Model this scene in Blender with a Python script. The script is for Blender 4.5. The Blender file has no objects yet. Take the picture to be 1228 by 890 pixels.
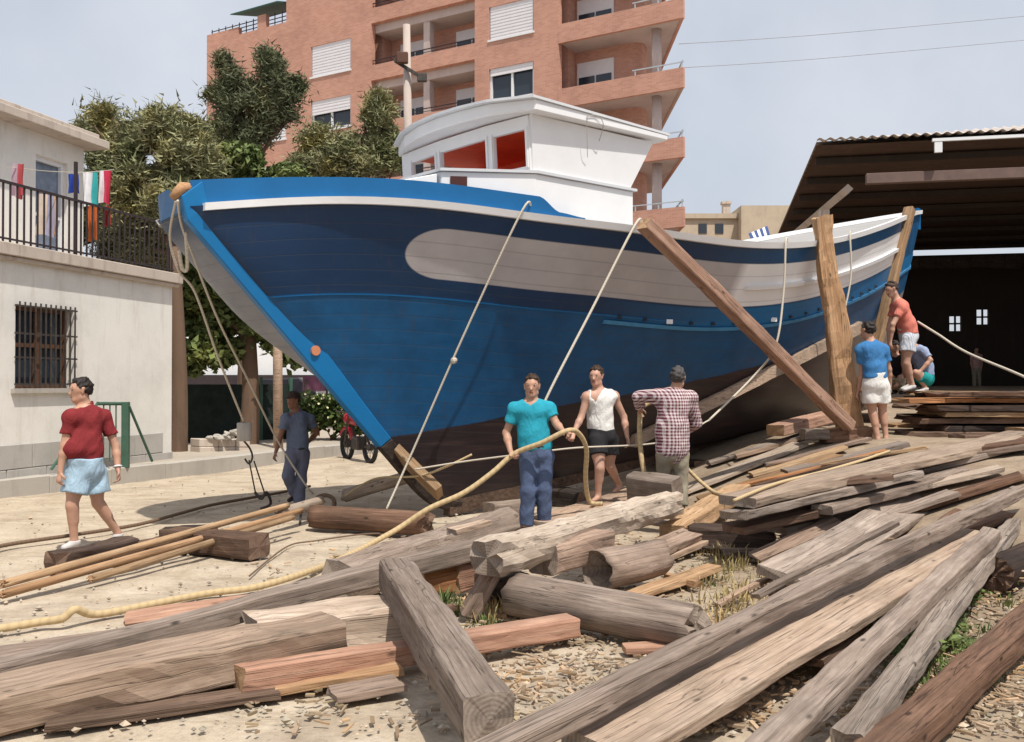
import bpy, bmesh, math, random
import numpy as np
from mathutils import Vector, Matrix, noise as mnoise

random.seed(7)
rng = np.random.default_rng(7)
R = math.radians
SC = bpy.context.scene
COL = SC.collection

# ------------------------------------------------------------------ camera, sky, sun, exposure
F_PX = 1165.0                     # focal length in photograph pixels
CAM_Z, HOR, CX = 1.6, 460.0, 614.0
cam_d = bpy.data.cameras.new("camera")
cam = bpy.data.objects.new("camera", cam_d)
COL.objects.link(cam)
cam.location = (0, 0, CAM_Z)
cam.rotation_euler = (R(90) + math.atan(15 / F_PX), 0, 0)
cam_d.sensor_width = 36.0
cam_d.lens = F_PX * 36.0 / 1228.0
cam_d.clip_start, cam_d.clip_end = 0.1, 2000
SC.camera = cam

SUN_EL = R(63)
SUN_H = Vector((0.46, -0.888)).normalized()          # horizontal direction towards the sun
world = bpy.data.worlds.new("World")
SC.world = world
world.use_nodes = True
wn = world.node_tree
sky = wn.nodes.new("ShaderNodeTexSky")
sky.sky_type = 'NISHITA'
sky.sun_disc = False
sky.sun_elevation = SUN_EL
sky.sun_rotation = math.atan2(SUN_H.x, SUN_H.y)
sky.air_density = 1.0
sky.dust_density = 4.0
sky.ozone_density = 1.5
wn.nodes["Background"].inputs[1].default_value = 0.11
# thin bright summer haze in the air, uneven, over the clear sky
hz_tc = wn.nodes.new("ShaderNodeTexCoord"); hz_n = wn.nodes.new("ShaderNodeTexNoise"); hz_r = wn.nodes.new("ShaderNodeMapRange")
hz_n.inputs["Scale"].default_value = 2.4; hz_n.inputs["Detail"].default_value = 5; hz_n.inputs["Roughness"].default_value = .55
hz_r.inputs[1].default_value, hz_r.inputs[2].default_value = .3, .7
hz_r.inputs[3].default_value, hz_r.inputs[4].default_value = .5, .95
hz_m = wn.nodes.new("ShaderNodeMix"); hz_m.data_type = 'RGBA'
hz_m.inputs[7].default_value = (5.7, 5.98, 6.5, 1)
wn.links.new(hz_tc.outputs["Generated"], hz_n.inputs["Vector"]); wn.links.new(hz_n.outputs["Fac"], hz_r.inputs[0])
wn.links.new(hz_r.outputs[0], hz_m.inputs[0]); wn.links.new(sky.outputs[0], hz_m.inputs[6])
wn.links.new(hz_m.outputs[2], wn.nodes["Background"].inputs[0])
sun_d = bpy.data.lights.new("sun", 'SUN')
sun_d.energy, sun_d.angle, sun_d.color = 3.9, R(0.7), (1.0, 0.94, 0.84)
sun = bpy.data.objects.new("sun", sun_d)
COL.objects.link(sun)
sun_vec = Vector((SUN_H.x * math.cos(SUN_EL), SUN_H.y * math.cos(SUN_EL), math.sin(SUN_EL)))
sun.rotation_euler = sun_vec.to_track_quat('Z', 'Y').to_euler()
SC.view_settings.view_transform = 'Standard'
SC.view_settings.look = 'None'
SC.view_settings.exposure = 0.27
SC.view_settings.gamma = 1.0

# ------------------------------------------------------------------ helpers
def P(px, py, Y):
    """World point seen at a photograph pixel, at distance Y in front of the camera."""
    return Vector(((px - CX) / F_PX * Y, Y, CAM_Z + (HOR - py) / F_PX * Y))

def G(px, py, z=0.0):
    """World point seen at a pixel (below the horizon) lying at height z."""
    return P(px, py, (CAM_Z - z) * F_PX / (py - HOR))

def GT(px, py, h=0.0):
    """first point along a pixel's line of sight that lies h above the ground"""
    Y = 4.0
    while Y < 40:
        p = P(px, py, Y)
        if p.z - h <= terrain(p.x, p.y): return p
        Y += .02
    return p

def smooth(t):
    t = min(1.0, max(0.0, t))
    return t * t * (3 - 2 * t)

def terrain(x, y):
    a = x + 0.35 * max(-4.0, min(y - 11.0, 8.0))
    h = 0.9 * smooth((a - 1.6) / 4.3)
    h += 0.62 * smooth((y - 20) / 14.0) * smooth((x - 1) / 5.0)
    return h

def tag(o, label=None, cat=None, group=None, kind=None):
    if label: o["label"] = label
    if cat: o["category"] = cat
    if group: o["group"] = group
    if kind: o["kind"] = kind
    return o

def empty(name, loc=(0, 0, 0), label=None, cat=None, group=None):
    o = bpy.data.objects.new(name, None)
    COL.objects.link(o)
    o.location = loc
    o.empty_display_size = 0.2
    return tag(o, label, cat, group)

class MB:
    """Collects faces; build() links them as ONE mesh object."""
    def __init__(self):
        self.v, self.f, self.m, self.uv = [], [], [], None
    def add(self, verts, faces, mi=0):
        n = len(self.v)
        self.v.extend([tuple(p) for p in verts])
        for f in faces:
            self.f.append(tuple(i + n for i in f)); self.m.append(mi)
        return self
    def quad(self, a, b, c, d, mi=0):
        return self.add([a, b, c, d], [(0, 1, 2, 3)], mi)
    def hexa(self, c, mi=0):
        """c: 8 corners, bottom ring 0-3 then top ring 4-7."""
        return self.add(c, [(3, 2, 1, 0), (4, 5, 6, 7), (0, 1, 5, 4), (1, 2, 6, 5), (2, 3, 7, 6), (3, 0, 4, 7)], mi)
    def box(self, lo, hi, mi=0):
        x0, y0, z0 = lo; x1, y1, z1 = hi
        return self.hexa([(x0, y0, z0), (x1, y0, z0), (x1, y1, z0), (x0, y1, z0),
                          (x0, y0, z1), (x1, y0, z1), (x1, y1, z1), (x0, y1, z1)], mi)
    def obox(self, o, ux, uy, lo, hi, mi=0):
        """box in a frame o + a*ux + b*uy + c*z"""
        o, ux, uy = Vector(o), Vector(ux), Vector(uy)
        uz = Vector((0, 0, 1))
        q = lambda a, b, c: o + ux * a + uy * b + uz * c
        x0, y0, z0 = lo; x1, y1, z1 = hi
        return self.hexa([q(x0, y0, z0), q(x1, y0, z0), q(x1, y1, z0), q(x0, y1, z0),
                          q(x0, y0, z1), q(x1, y0, z1), q(x1, y1, z1), q(x0, y1, z1)], mi)
    def prism(self, poly, z0, z1, mi=0):
        n = len(poly)
        v = [(p[0], p[1], z0) for p in poly] + [(p[0], p[1], z1) for p in poly]
        f = [tuple(range(n - 1, -1, -1)), tuple(range(n, 2 * n))]
        f += [(i, (i + 1) % n, n + (i + 1) % n, n + i) for i in range(n)]
        return self.add(v, f, mi)
    def tube(self, pts, r, n=8, mi=0, caps=True):
        pts = [Vector(p) for p in pts]
        rs = r if isinstance(r, (list, tuple)) else [r] * len(pts)
        rings, prev = [], None
        for i, p in enumerate(pts):
            t = (pts[min(i + 1, len(pts) - 1)] - pts[max(i - 1, 0)]).normalized()
            a = prev if prev is not None else (Vector((0, 0, 1)) if abs(t.z) < .9 else Vector((1, 0, 0)))
            a = (a - t * a.dot(t)).normalized()
            prev = a
            b = t.cross(a)
            rings.append([p + (a * math.cos(2 * math.pi * k / n) + b * math.sin(2 * math.pi * k / n)) * rs[i] for k in range(n)])
        v = [q for ring in rings for q in ring]
        f = []
        for i in range(len(pts) - 1):
            for k in range(n):
                f.append((i * n + k, i * n + (k + 1) % n, (i + 1) * n + (k + 1) % n, (i + 1) * n + k))
        if caps:
            f.append(tuple(range(n - 1, -1, -1)))
            f.append(tuple((len(pts) - 1) * n + k for k in range(n)))
        return self.add(v, f, mi)
    def build(self, name, mats, parent=None, smooth_sh=False, bevel=0.0, base=None):
        me = bpy.data.meshes.new(name)
        v = self.v
        if base is not None:
            v = [(p[0] - base[0], p[1] - base[1], p[2] - base[2]) for p in v]
        me.from_pydata(v, [], self.f)
        if not isinstance(mats, (list, tuple)): mats = [mats]
        for m in mats: me.materials.append(m)
        me.polygons.foreach_set("material_index", self.m)
        if smooth_sh: me.polygons.foreach_set("use_smooth", [True] * len(self.f))
        o = bpy.data.objects.new(name, me)
        COL.objects.link(o)
        if parent is not None: o.parent = parent
        if base is not None and parent is None: o.location = base
        if bevel > 0:
            bm = bmesh.new(); bm.from_mesh(me)
            bmesh.ops.bevel(bm, geom=bm.edges[:], offset=bevel, segments=1, affect='EDGES', clamp_overlap=True)
            bm.to_mesh(me); bm.free()
        me.update()
        return o

def spline(pts, n=8):
    """Catmull-Rom through the points."""
    pts = [Vector(p) for p in pts]
    out = []
    for i in range(len(pts) - 1):
        p0, p1, p2, p3 = pts[max(i - 1, 0)], pts[i], pts[i + 1], pts[min(i + 2, len(pts) - 1)]
        for k in range(n):
            t = k / n
            out.append(0.5 * ((2 * p1) + (p2 - p0) * t + (2 * p0 - 5 * p1 + 4 * p2 - p3) * t * t + (3 * p1 - p0 - 3 * p2 + p3) * t ** 3))
    out.append(pts[-1])
    return out

# ------------------------------------------------------------------ materials
class NT:
    def __init__(self, name):
        self.mat = bpy.data.materials.new(name)
        self.mat.use_nodes = True
        self.t = self.mat.node_tree
        self.b = self.t.nodes["Principled BSDF"]
    def n(self, kind, **kw):
        nd = self.t.nodes.new("ShaderNode" + kind)
        for k, v in kw.items(): setattr(nd, k, v)
        return nd
    def l(self, a, b): self.t.links.new(a, b)
    def coords(self, which="Object", scale=(1, 1, 1), rot=(0, 0, 0)):
        tc = self.n("TexCoord"); mp = self.n("Mapping")
        mp.inputs["Scale"].default_value = scale
        mp.inputs["Rotation"].default_value = rot
        self.l(tc.outputs[which], mp.inputs["Vector"])
        return mp.outputs[0]
    def noise(self, vec, scale, detail=4, rough=.6, dist=0):
        nd = self.n("TexNoise")
        nd.inputs["Scale"].default_value = scale
        nd.inputs["Detail"].default_value = detail
        nd.inputs["Roughness"].default_value = rough
        nd.inputs["Distortion"].default_value = dist
        if vec is not None: self.l(vec, nd.inputs["Vector"])
        return nd.outputs["Fac"]
    def ramp(self, fac, stops):
        nd = self.n("ValToRGB")
        el = nd.color_ramp.elements
        while len(el) > 1: el.remove(el[0])
        el[0].position, el[0].color = stops[0][0], (*stops[0][1], 1)
        for p, c in stops[1:]:
            e = el.new(p); e.color = (*c, 1)
        self.l(fac, nd.inputs[0])
        return nd.outputs[0]
    def mix(self, fac, a, b, mode='MIX'):
        nd = self.n("Mix", data_type='RGBA', blend_type=mode)
        for sock, val in ((nd.inputs[0], fac), (nd.inputs[6], a), (nd.inputs[7], b)):
            if isinstance(val, (int, float)): sock.default_value = val
            elif isinstance(val, tuple): sock.default_value = (*val, 1)
            else: self.l(val, sock)
        return nd.outputs[2]
    def math(self, op, a, b=0.0, clamp=False):
        nd = self.n("Math", operation=op); nd.use_clamp = clamp
        for sock, val in ((nd.inputs[0], a), (nd.inputs[1], b)):
            if isinstance(val, (int, float)): sock.default_value = val
            else: self.l(val, sock)
        return nd.outputs[0]
    def bump(self, h, strength=.3, dist=.02):
        nd = self.n("Bump")
        nd.inputs["Strength"].default_value = strength
        nd.inputs["Distance"].default_value = dist
        self.l(h, nd.inputs["Height"])
        self.l(nd.outputs[0], self.b.inputs["Normal"])
    def set(self, color=None, rough=.7, spec=.3, metal=0):
        if color is not None:
            s = self.b.inputs["Base Color"]
            if isinstance(color, tuple): s.default_value = (*color, 1)
            else: self.l(color, s)
        if isinstance(rough, (int, float)): self.b.inputs["Roughness"].default_value = rough
        else: self.l(rough, self.b.inputs["Roughness"])
        self.b.inputs["Specular IOR Level"].default_value = spec
        self.b.inputs["Metallic"].default_value = metal
        return self.mat

def scl(c, k): return tuple(min(1, x * k) for x in c)

def paint(name, c, rough=.5, var=.12, scale=3, bump=.05, spec=.35):
    m = NT(name)
    v = m.coords()
    f = m.noise(v, scale, 6, .65)
    col = m.ramp(f, [(.3, scl(c, 1 - var)), (.55, c), (.75, scl(c, 1 + var))])
    m.bump(m.noise(v, scale * 12, 3), bump, .01)
    return m.set(col, rough, spec)

def plaster(name, c, dirt, amount=.5):
    m = NT(name)
    v = m.coords()
    f = m.noise(v, .8, 8, .7)
    col = m.ramp(f, [(.3, scl(c, .86)), (.5, c), (.7, scl(c, 1.05))])
    streak = m.noise(m.coords(scale=(2.2, 2.2, .35)), 2.0, 6, .7)
    mask = m.ramp(streak, [(.52, (0, 0, 0)), (.72, (amount,) * 3)])
    col = m.mix(mask, col, dirt)
    m.bump(m.noise(v, 22, 6), .25, .01)
    return m.set(col, .9, .1)

def wood(name, cols, grain=1.0, rough=.85, crack=.6):
    """Weathered timber: grain runs along the object's local X."""
    m = NT(name)
    oi = m.n("ObjectInfo")
    tc = m.n("TexCoord")
    off = m.n("VectorMath", operation='ADD')
    m.l(tc.outputs["Object"], off.inputs[0])
    comb = m.n("CombineXYZ")
    r9 = m.math('MULTIPLY', oi.outputs["Random"], 37.0)
    for s in comb.inputs: m.l(r9, s)
    m.l(comb.outputs[0], off.inputs[1])
    def mapped(sc):
        mp = m.n("Mapping"); mp.inputs["Scale"].default_value = sc
        m.l(off.outputs[0], mp.inputs["Vector"]); return mp.outputs[0]
    g1 = m.noise(mapped((.9 * grain, 14, 14)), 1.6, 8, .7, .4)
    g2 = m.noise(mapped((2.2 * grain, 45, 45)), 1.5, 6, .65, .2)
    blot = m.noise(mapped((1, 1.6, 1.6)), 2.2, 6, .7)
    base = m.ramp(g1, [(.28, cols[0]), (.48, cols[1]), (.7, cols[2])])
    col = m.mix(m.ramp(blot, [(.38, (0, 0, 0)), (.72, (.75,) * 3)]), base, cols[3])
    fine = m.ramp(g2, [(.34, (.5,) * 3), (.5, (1,) * 3), (.7, (1.12,) * 3)])
    col = m.mix(.5, col, fine, 'MULTIPLY')
    # long drying cracks
    ck = m.noise(mapped((.22 * grain, 16, 16)), 1.3, 2, .5, .3)
    ckm = m.ramp(ck, [(.485, (1,) * 3), (.5, (1 - crack,) * 3), (.515, (1,) * 3)])
    col = m.mix(1.0, col, ckm, 'MULTIPLY')
    r2 = m.math('FRACT', m.math('MULTIPLY', oi.outputs["Random"], 7.31))
    col = m.mix(m.math('MULTIPLY', r2, .55), col, m.mix(1.0, col, (1.12, .80, .62), 'MULTIPLY'))
    # knots, nail stains and damp dark patches
    kn = m.n("TexVoronoi"); kn.inputs["Scale"].default_value = 2.4
    m.l(mapped((1.3, 3.2, 3.2)), kn.inputs["Vector"])
    col = m.mix(m.ramp(kn.outputs["Distance"], [(.05, (.85,) * 3), (.13, (0, 0, 0))]), col, scl(cols[0], .35))
    damp = m.noise(mapped((.8, 1.1, 1.1)), 1.1, 5, .65)
    col = m.mix(m.ramp(damp, [(.5, (0, 0, 0)), (.7, (.6,) * 3)]), col, scl(cols[3], .45))
    br = m.math('ADD', .68, m.math('MULTIPLY', oi.outputs["Random"], .5))
    sc = m.n("VectorMath", operation='SCALE')
    m.l(col, sc.inputs[0]); m.l(br, sc.inputs["Scale"])
    h = m.math('ADD', m.math('MULTIPLY', g2, .6), m.math('MULTIPLY', g1, .8))
    hm = m.math('MULTIPLY', h, ckm)
    m.bump(hm, .55, .010)
    return m.set(sc.outputs[0], rough, .15)

def endgrain(name, c0, c1):
    m = NT(name)
    v = m.coords(scale=(.2, 1, 1))
    w = m.n("TexWave", wave_type='RINGS', rings_direction='X')
    w.inputs["Scale"].default_value = 16
    w.inputs["Distortion"].default_value = 3.0
    w.inputs["Detail"].default_value = 3
    m.l(v, w.inputs["Vector"])
    f = m.math('ADD', m.math('MULTIPLY', w.outputs["Fac"], .10), m.math('MULTIPLY', m.noise(v, 9, 8, .75), .9))
    col = m.ramp(f, [(.25, c0), (.65, c1)])
    m.bump(f, .6, .012)
    return m.set(col, .9, .1)

M = {}
M['wood_grey'] = wood("weathered_grey_wood", [(.13, .105, .09), (.30, .25, .215), (.45, .39, .34), (.24, .19, .155)])
M['wood_pale'] = wood("bleached_wood", [(.24, .19, .15), (.43, .36, .295), (.56, .49, .41), (.34, .27, .21)])
M['wood_tan'] = wood("tan_wood", [(.25, .155, .085), (.42, .29, .175), (.55, .41, .27), (.33, .22, .13)])
M['wood_pink'] = wood("reddish_wood", [(.22, .12, .085), (.40, .255, .19), (.50, .36, .28), (.32, .20, .15)])
M['wood_brown'] = wood("brown_wood", [(.065, .042, .032), (.16, .105, .078), (.25, .175, .13), (.11, .075, .055)])
M['wood_dark'] = wood("charred_wood", [(.022, .018, .017), (.06, .048, .043), (.12, .095, .08), (.04, .032, .03)])
M['wood_orange'] = wood("orange_cut_wood", [(.26, .11, .05), (.44, .23, .11), (.55, .34, .19), (.34, .18, .09)])
M['end_grey'] = endgrain("grey_end_grain", (.13, .1, .085), (.33, .27, .22))
M['end_brown'] = endgrain("brown_end_grain", (.07, .045, .035), (.2, .13, .095))
M['end_tan'] = endgrain("tan_end_grain", (.25, .14, .07), (.45, .3, .18))
ENDOF = {'wood_grey': 'end_grey', 'wood_pale': 'end_grey', 'wood_tan': 'end_tan', 'wood_pink': 'end_tan',
         'wood_brown': 'end_brown', 'wood_dark': 'end_brown', 'wood_orange': 'end_tan'}
M['white'] = paint("white_gloss_paint", (.74, .75, .77), .45, .05, 2, .04)
M['blue'] = paint("azure_paint", (.006, .115, .31), .38, .12, 2)
M['red'] = paint("red_primer", (.85, .12, .045), .6, .2, 3)
M['iron'] = paint("rusty_iron", (.06, .05, .045), .6, .4, 12, .3)
M['green_metal'] = paint("green_painted_metal", (.055, .12, .085), .55, .2, 6)
M['dark_metal'] = paint("dark_railing_paint", (.035, .025, .028), .6, .2, 6)
M['concrete'] = plaster("concrete", (.42, .39, .35), (.22, .2, .18), .5)
M['black'] = paint("black_rubber", (.02, .02, .022), .7, .2, 8)
M['glass'] = NT("window_glass").set((.03, .04, .055), .12, .5)

def ropemat(name, c):
    m = NT(name)
    tc = m.n("TexCoord")
    w = m.n("TexWave", wave_type='BANDS', bands_direction='DIAGONAL')
    w.inputs["Scale"].default_value = 1.0
    w.inputs["Distortion"].default_value = .6
    m.l(tc.outputs["UV"], w.inputs["Vector"])
    col = m.mix(m.ramp(w.outputs["Fac"], [(.1, (.3,) * 3), (.6, (0, 0, 0))]), c, scl(c, .6))
    m.bump(w.outputs["Fac"], .25, .005)
    return m.set(col, .9, .1)
M['rope'] = ropemat("manila_rope", (.50, .38, .22))
M['rope_pale'] = ropemat("pale_rope", (.55, .50, .42))
M['rope_dark'] = ropemat("tarred_rope", (.17, .115, .08))

def rope(name, pts, r, mat, label, group=None, n=8, cat="rope", parent=None):
    pts = spline(pts, n)
    base = pts[0].copy()
    mb = MB(); mb.tube(pts, r, 8)
    o = mb.build(name, mat, parent, True, base=base if parent is None else None)
    me = o.data
    uv = me.uv_layers.new(name="UVMap")
    acc, L = 0, [0]
    for a, b in zip(pts, pts[1:]):
        acc += (b - a).length; L.append(acc)
    for poly in me.polygons:
        for li, vi in zip(poly.loop_indices, poly.vertices):
            k = vi % 8
            vv = k / 8.0
            if vv == 0 and any(x % 8 == 7 for x in poly.vertices): vv = 1.0
            uv.data[li].uv = (L[vi // 8] / (r * 1.3) * .33, vv * .33)
    if parent is None: tag(o, label, cat, group)
    return o

# ------------------------------------------------------------------ timbers
def ns(p, s=1.0, seed=0.0):
    return mnoise.noise(Vector((p[0] * s + seed, p[1] * s + seed * 1.7, p[2] * s - seed)))

def beam(name, label, a, b, w, h, mat, roll=0.0, ext=0.0, group=None, warp=.012, rough=.012, taper=1.0, round_=.12, cat="timber", ragged=.03, bow=0.0):
    """Squared timber from a to b (centre line); local X runs along it."""
    a, b = Vector(a), Vector(b)
    a = a - (b - a).normalized() * ext
    L = (b - a).length
    ex = (b - a).normalized()
    ey = Vector((0, 0, 1)).cross(ex)
    if ey.length < .1: ey = Vector((0, 1, 0))
    ey.normalize()
    ez = ex.cross(ey)
    rot = Matrix((ex, ey, ez)).transposed().to_4x4() @ Matrix.Rotation(R(roll), 4, 'X')
    seed = random.random() * 50
    n = max(6, int(L / .12))
    c = round_ * min(w, h)
    prof = []
    for (sy, sz) in ((1, -1), (1, 1), (-1, 1), (-1, -1)):
        cy, cz = sy * (w / 2 - c), sz * (h / 2 - c)
        base_ang = {(1, -1): -90, (1, 1): 0, (-1, 1): 90, (-1, -1): 180}[(sy, sz)]
        for k in range(3):
            an = R(base_ang + 45 * k)
            prof.append((cy + c * math.cos(an), cz + c * math.sin(an)))
        # a mid-face point after each corner for unevenness
        if (sy, sz) == (1, -1): prof.append((w / 2, 0))
        elif (sy, sz) == (1, 1): prof.append((0, h / 2))
        elif (sy, sz) == (-1, 1): prof.append((-w / 2, 0))
        else: prof.append((0, -h / 2))
    m_ = len(prof)
    vs, fs, mi = [], [], []
    for i in range(n + 1):
        t = i / n
        k = 1 + (taper - 1) * t
        x = t * L
        wy = warp * ns((x, 0, 0), .7, seed) * 2
        wz = warp * ns((x, 5, 0), .7, seed) * 1.4 + bow * 4 * t * (1 - t)
        for (y, z) in prof:
            r1 = rough * (ns((x * 1.5, y * 6, z * 6), 1.6, seed) + .5 * ns((x * 4, y * 14, z * 14), 1.5, seed + 3))
            l = math.hypot(y, z) + 1e-6
            xx = x
            if i in (0, n): xx += ragged * ns((0 if i == 0 else 9, y * 9, z * 9), 1.2, seed)
            vs.append((xx, y * k + wy + r1 * y / l, z * k + wz + r1 * z / l))
    for i in range(n):
        for k in range(m_):
            fs.append((i * m_ + k, i * m_ + (k + 1) % m_, (i + 1) * m_ + (k + 1) % m_, (i + 1) * m_ + k)); mi.append(0)
    for i, flip in ((0, True), (n, False)):
        ctr = len(vs)
        ring = [i * m_ + k for k in range(m_)]
        cx = sum(vs[q][0] for q in ring) / m_; cy = sum(vs[q][1] for q in ring) / m_; cz = sum(vs[q][2] for q in ring) / m_
        vs.append((cx, cy, cz))
        for k in range(m_):
            f = (ring[k], ring[(k + 1) % m_], ctr)
            fs.append(f[::-1] if flip else f); mi.append(1)
    me = bpy.data.meshes.new(name)
    me.from_pydata(vs, [], fs)
    me.materials.append(M[mat]); me.materials.append(M[ENDOF[mat]])
    me.polygons.foreach_set("material_index", mi)
    o = bpy.data.objects.new(name, me)
    COL.objects.link(o)
    o.matrix_world = Matrix.Translation(a) @ rot
    return tag(o, label, cat, group)

def log(name, label, a, b, r0, r1, mat, group=None, rough=.1, hollow=False, cat="log", lump=.0):
    a, b = Vector(a), Vector(b)
    L = (b - a).length
    ex = (b - a).normalized()
    ey = Vector((0, 0, 1)).cross(ex).normalized()
    ez = ex.cross(ey)
    seed = random.random() * 50
    n, m_ = max(8, int(L / .08)), 20
    vs, fs, mi = [], [], []
    for i in range(n + 1):
        t = i / n
        r = r0 + (r1 - r0) * t
        for k in range(m_):
            an = 2 * math.pi * k / m_
            y, z = math.cos(an), math.sin(an)
            rr = r * (1 + rough * (ns((t * L * 1.3, y * 1.2, z * 1.2), 1.5, seed) * 1.4 + .6 * ns((t * L * 2, y * 5, z * 5), 1.4, seed + 5)) + lump * ns((t * L * 3, y, z), 1, seed))
            x = t * L
            if i in (0, n): x += .06 * ns((i, y * 2, z * 2), 1.3, seed)
            vs.append((x, y * rr, z * rr))
    for i in range(n):
        for k in range(m_):
            fs.append((i * m_ + k, i * m_ + (k + 1) % m_, (i + 1) * m_ + (k + 1) % m_, (i + 1) * m_ + k)); mi.append(0)
    for i, flip in ((0, True), (n, False)):
        ring = [i * m_ + k for k in range(m_)]
        last = ring
        for q, sc in enumerate((.75, .5, .25)):
            new = []
            for k in range(m_):
                p = vs[ring[k]]
                dep = (ns((q * 3, math.cos(2 * math.pi * k / m_) * 4, math.sin(2 * math.pi * k / m_) * 4), 1.5, seed)) * .02
                if hollow and flip: dep += (.07 * (q + 1)) + .05 * ns((q, k * .9, 3), 1, seed)
                new.append(len(vs)); vs.append((p[0] + (dep if flip else -abs(dep)), p[1] * sc, p[2] * sc))
            for k in range(m_):
                f = (last[k], last[(k + 1) % m_], new[(k + 1) % m_], new[k])
                fs.append(f[::-1] if flip else f); mi.append(1)
            last = new
        fs.append(tuple(last[::-1]) if flip else tuple(last)); mi.append(1)
    me = bpy.data.meshes.new(name)
    me.from_pydata(vs, [], fs)
    me.materials.append(M[mat]); me.materials.append(M[ENDOF[mat]])
    me.polygons.foreach_set("material_index", mi)
    me.polygons.foreach_set("use_smooth", [q == 0 for q in mi])
    o = bpy.data.objects.new(name, me)
    COL.objects.link(o)
    o.matrix_world = Matrix.Translation(a) @ Matrix((ex, ey, ez)).transposed().to_4x4()
    return tag(o, label, cat, group)
# ================================================================== SETTING
def axis(lo, hi, flo, fhi, step, grow=1.25):
    xs = list(np.arange(flo, fhi + 1e-6, step))
    s, x = step, flo
    left = []
    while x > lo:
        s *= grow; x -= s; left.append(max(x, lo))
    s, x = step, xs[-1]
    right = []
    while x < hi:
        s *= grow; x += s; right.append(min(x, hi))
    return left[::-1] + xs + right

def make_ground():
    xs = axis(-250, 250, -9, 9, .14)
    ys = axis(-30, 600, 3.2, 20, .14)
    nx, ny = len(xs), len(ys)
    vs = []
    for y in ys:
        for x in xs:
            z = terrain(x, y)
            near = 1 if (-12 < x < 12 and y < 24) else 0
            if near:
                z += .03 * ns((x, y, 0), .6) + .018 * ns((x, y, 3), 2.2) + .01 * ns((x, y, 9), 6)
            vs.append((x, y, z - .02))
    fs = [(j * nx + i, j * nx + i + 1, (j + 1) * nx + i + 1, (j + 1) * nx + i) for j in range(ny - 1) for i in range(nx - 1)]
    m = NT("sandy_ground")
    v = m.coords()
    big = m.noise(v, .35, 6, .65)
    mid = m.noise(v, 2.3, 8, .7)
    fine = m.noise(v, 26, 6, .75)
    sand = m.ramp(mid, [(.28, (.35, .28, .205)), (.5, (.46, .385, .295)), (.72, (.54, .465, .37))])
    earth = m.ramp(mid, [(.3, (.21, .155, .11)), (.55, (.33, .26, .19)), (.75, (.42, .34, .25))])
    sep = m.n("SeparateXYZ"); m.l(v, sep.inputs[0])
    side = m.math('MULTIPLY', m.math('SUBTRACT', m.math('ADD', sep.outputs[0], m.math('MULTIPLY', big, 5.0)), 2.6), .45, True)
    col = m.mix(side, sand, earth)
    stain = m.ramp(m.noise(v, .9, 9, .75, .8), [(.5, (0, 0, 0)), (.68, (.65,) * 3)])
    trk = m.noise(m.coords(scale=(.35, 3.2, 1), rot=(0, 0, R(-38))), 1.6, 6, .7, .3)
    col = m.mix(m.ramp(trk, [(.54, (0, 0, 0)), (.62, (.4,) * 3)]), col, (.27, .21, .15))
    col = m.mix(stain, col, (.25, .2, .155))
    peb = m.ramp(fine, [(.3, (.72,) * 3), (.5, (1,) * 3), (.72, (1.13,) * 3)])
    col = m.mix(.85, col, peb, 'MULTIPLY')
    vo = m.n('TexVoronoi', feature='SMOOTH_F1'); vo.inputs['Scale'].default_value = 3.4
    m.l(v, vo.inputs['Vector'])
    tram = m.math('MULTIPLY', vo.outputs['Distance'], m.ramp(m.noise(v, .5, 3), [(.4, (0, 0, 0)), (.6, (1.6,) * 3)]))
    h = m.math('ADD', m.math('ADD', m.math('MULTIPLY', fine, .5), mid), tram)
    m.bump(h, .55, .03)
    mat = m.set(col, .95, .05)
    mb = MB(); mb.v, mb.f, mb.m = vs, fs, [0] * len(fs)
    tag(mb.build("ground", mat, None, True), kind="structure")
make_ground()

# ------------------------------------------------------------------ left kerb ledge and white house
K0, K1 = Vector((-7.04, 13.8, 0)), Vector((-3.65, 21.9, 0))
kd = (K1 - K0).normalized(); kn = Vector((-kd.y, kd.x, 0))
mb = MB()
a = -9.0
while a < 30:
    mb.obox(K0, kd, kn, (a, 0, -.2), (a + 1.19, .28, .25 + random.uniform(-.012, .012)))
    a += 1.2
o = mb.build("kerb_ledge", M['concrete'], None, False, .012)
tag(o, "long low pale concrete ledge running past the white house to the motorbike", "low wall")
mb = MB(); mb.obox(K0, kd, kn, (-9, .28, -.1), (30, 9, .235))
tag(mb.build("pavement", plaster("dusty_pavement", (.40, .35, .29), (.25, .2, .16), .5)), kind="structure")

HC = Vector((-6.2, 17.7, 0)); HX = Vector((-.255, -.967, 0)).normalized(); HY = Vector((-.967, .255, 0)).normalized()
M['house'] = plaster("white_house_plaster", (.74, .72, .68), (.48, .43, .37), .5)
M['house_dado'] = plaster("grey_render_blocks", (.43, .41, .385), (.26, .23, .2), .7)
M['cornice'] = plaster("stained_cornice", (.52, .45, .39), (.25, .18, .15), .7)
M['brown_wood'] = paint("brown_window_wood", (.12, .055, .03), .6, .3, 8)
house = empty("white_house", HC, "white two storey house with railed terrace and barred window", "house")
def hbox(mb, lo, hi, mi=0): return mb.obox((0, 0, 0), HX, HY, lo, hi, mi)
mb = MB()
wt0, wt1, wz0, wz1 = 2.59, 3.81, 1.53, 2.75
hbox(mb, (0, 0, 0), (wt0, .3, 3.42)); hbox(mb, (wt1, 0, 0), (10, .3, 3.42))
hbox(mb, (wt0, 0, 0), (wt1, .3, wz0)); hbox(mb, (wt0, 0, wz1), (wt1, .3, 3.42))
hbox(mb, (0.01, .302, 0), (9.9, 7, 3.4))
mb.build("wall", M['house'], house)
mb = MB()
t = 0
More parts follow.
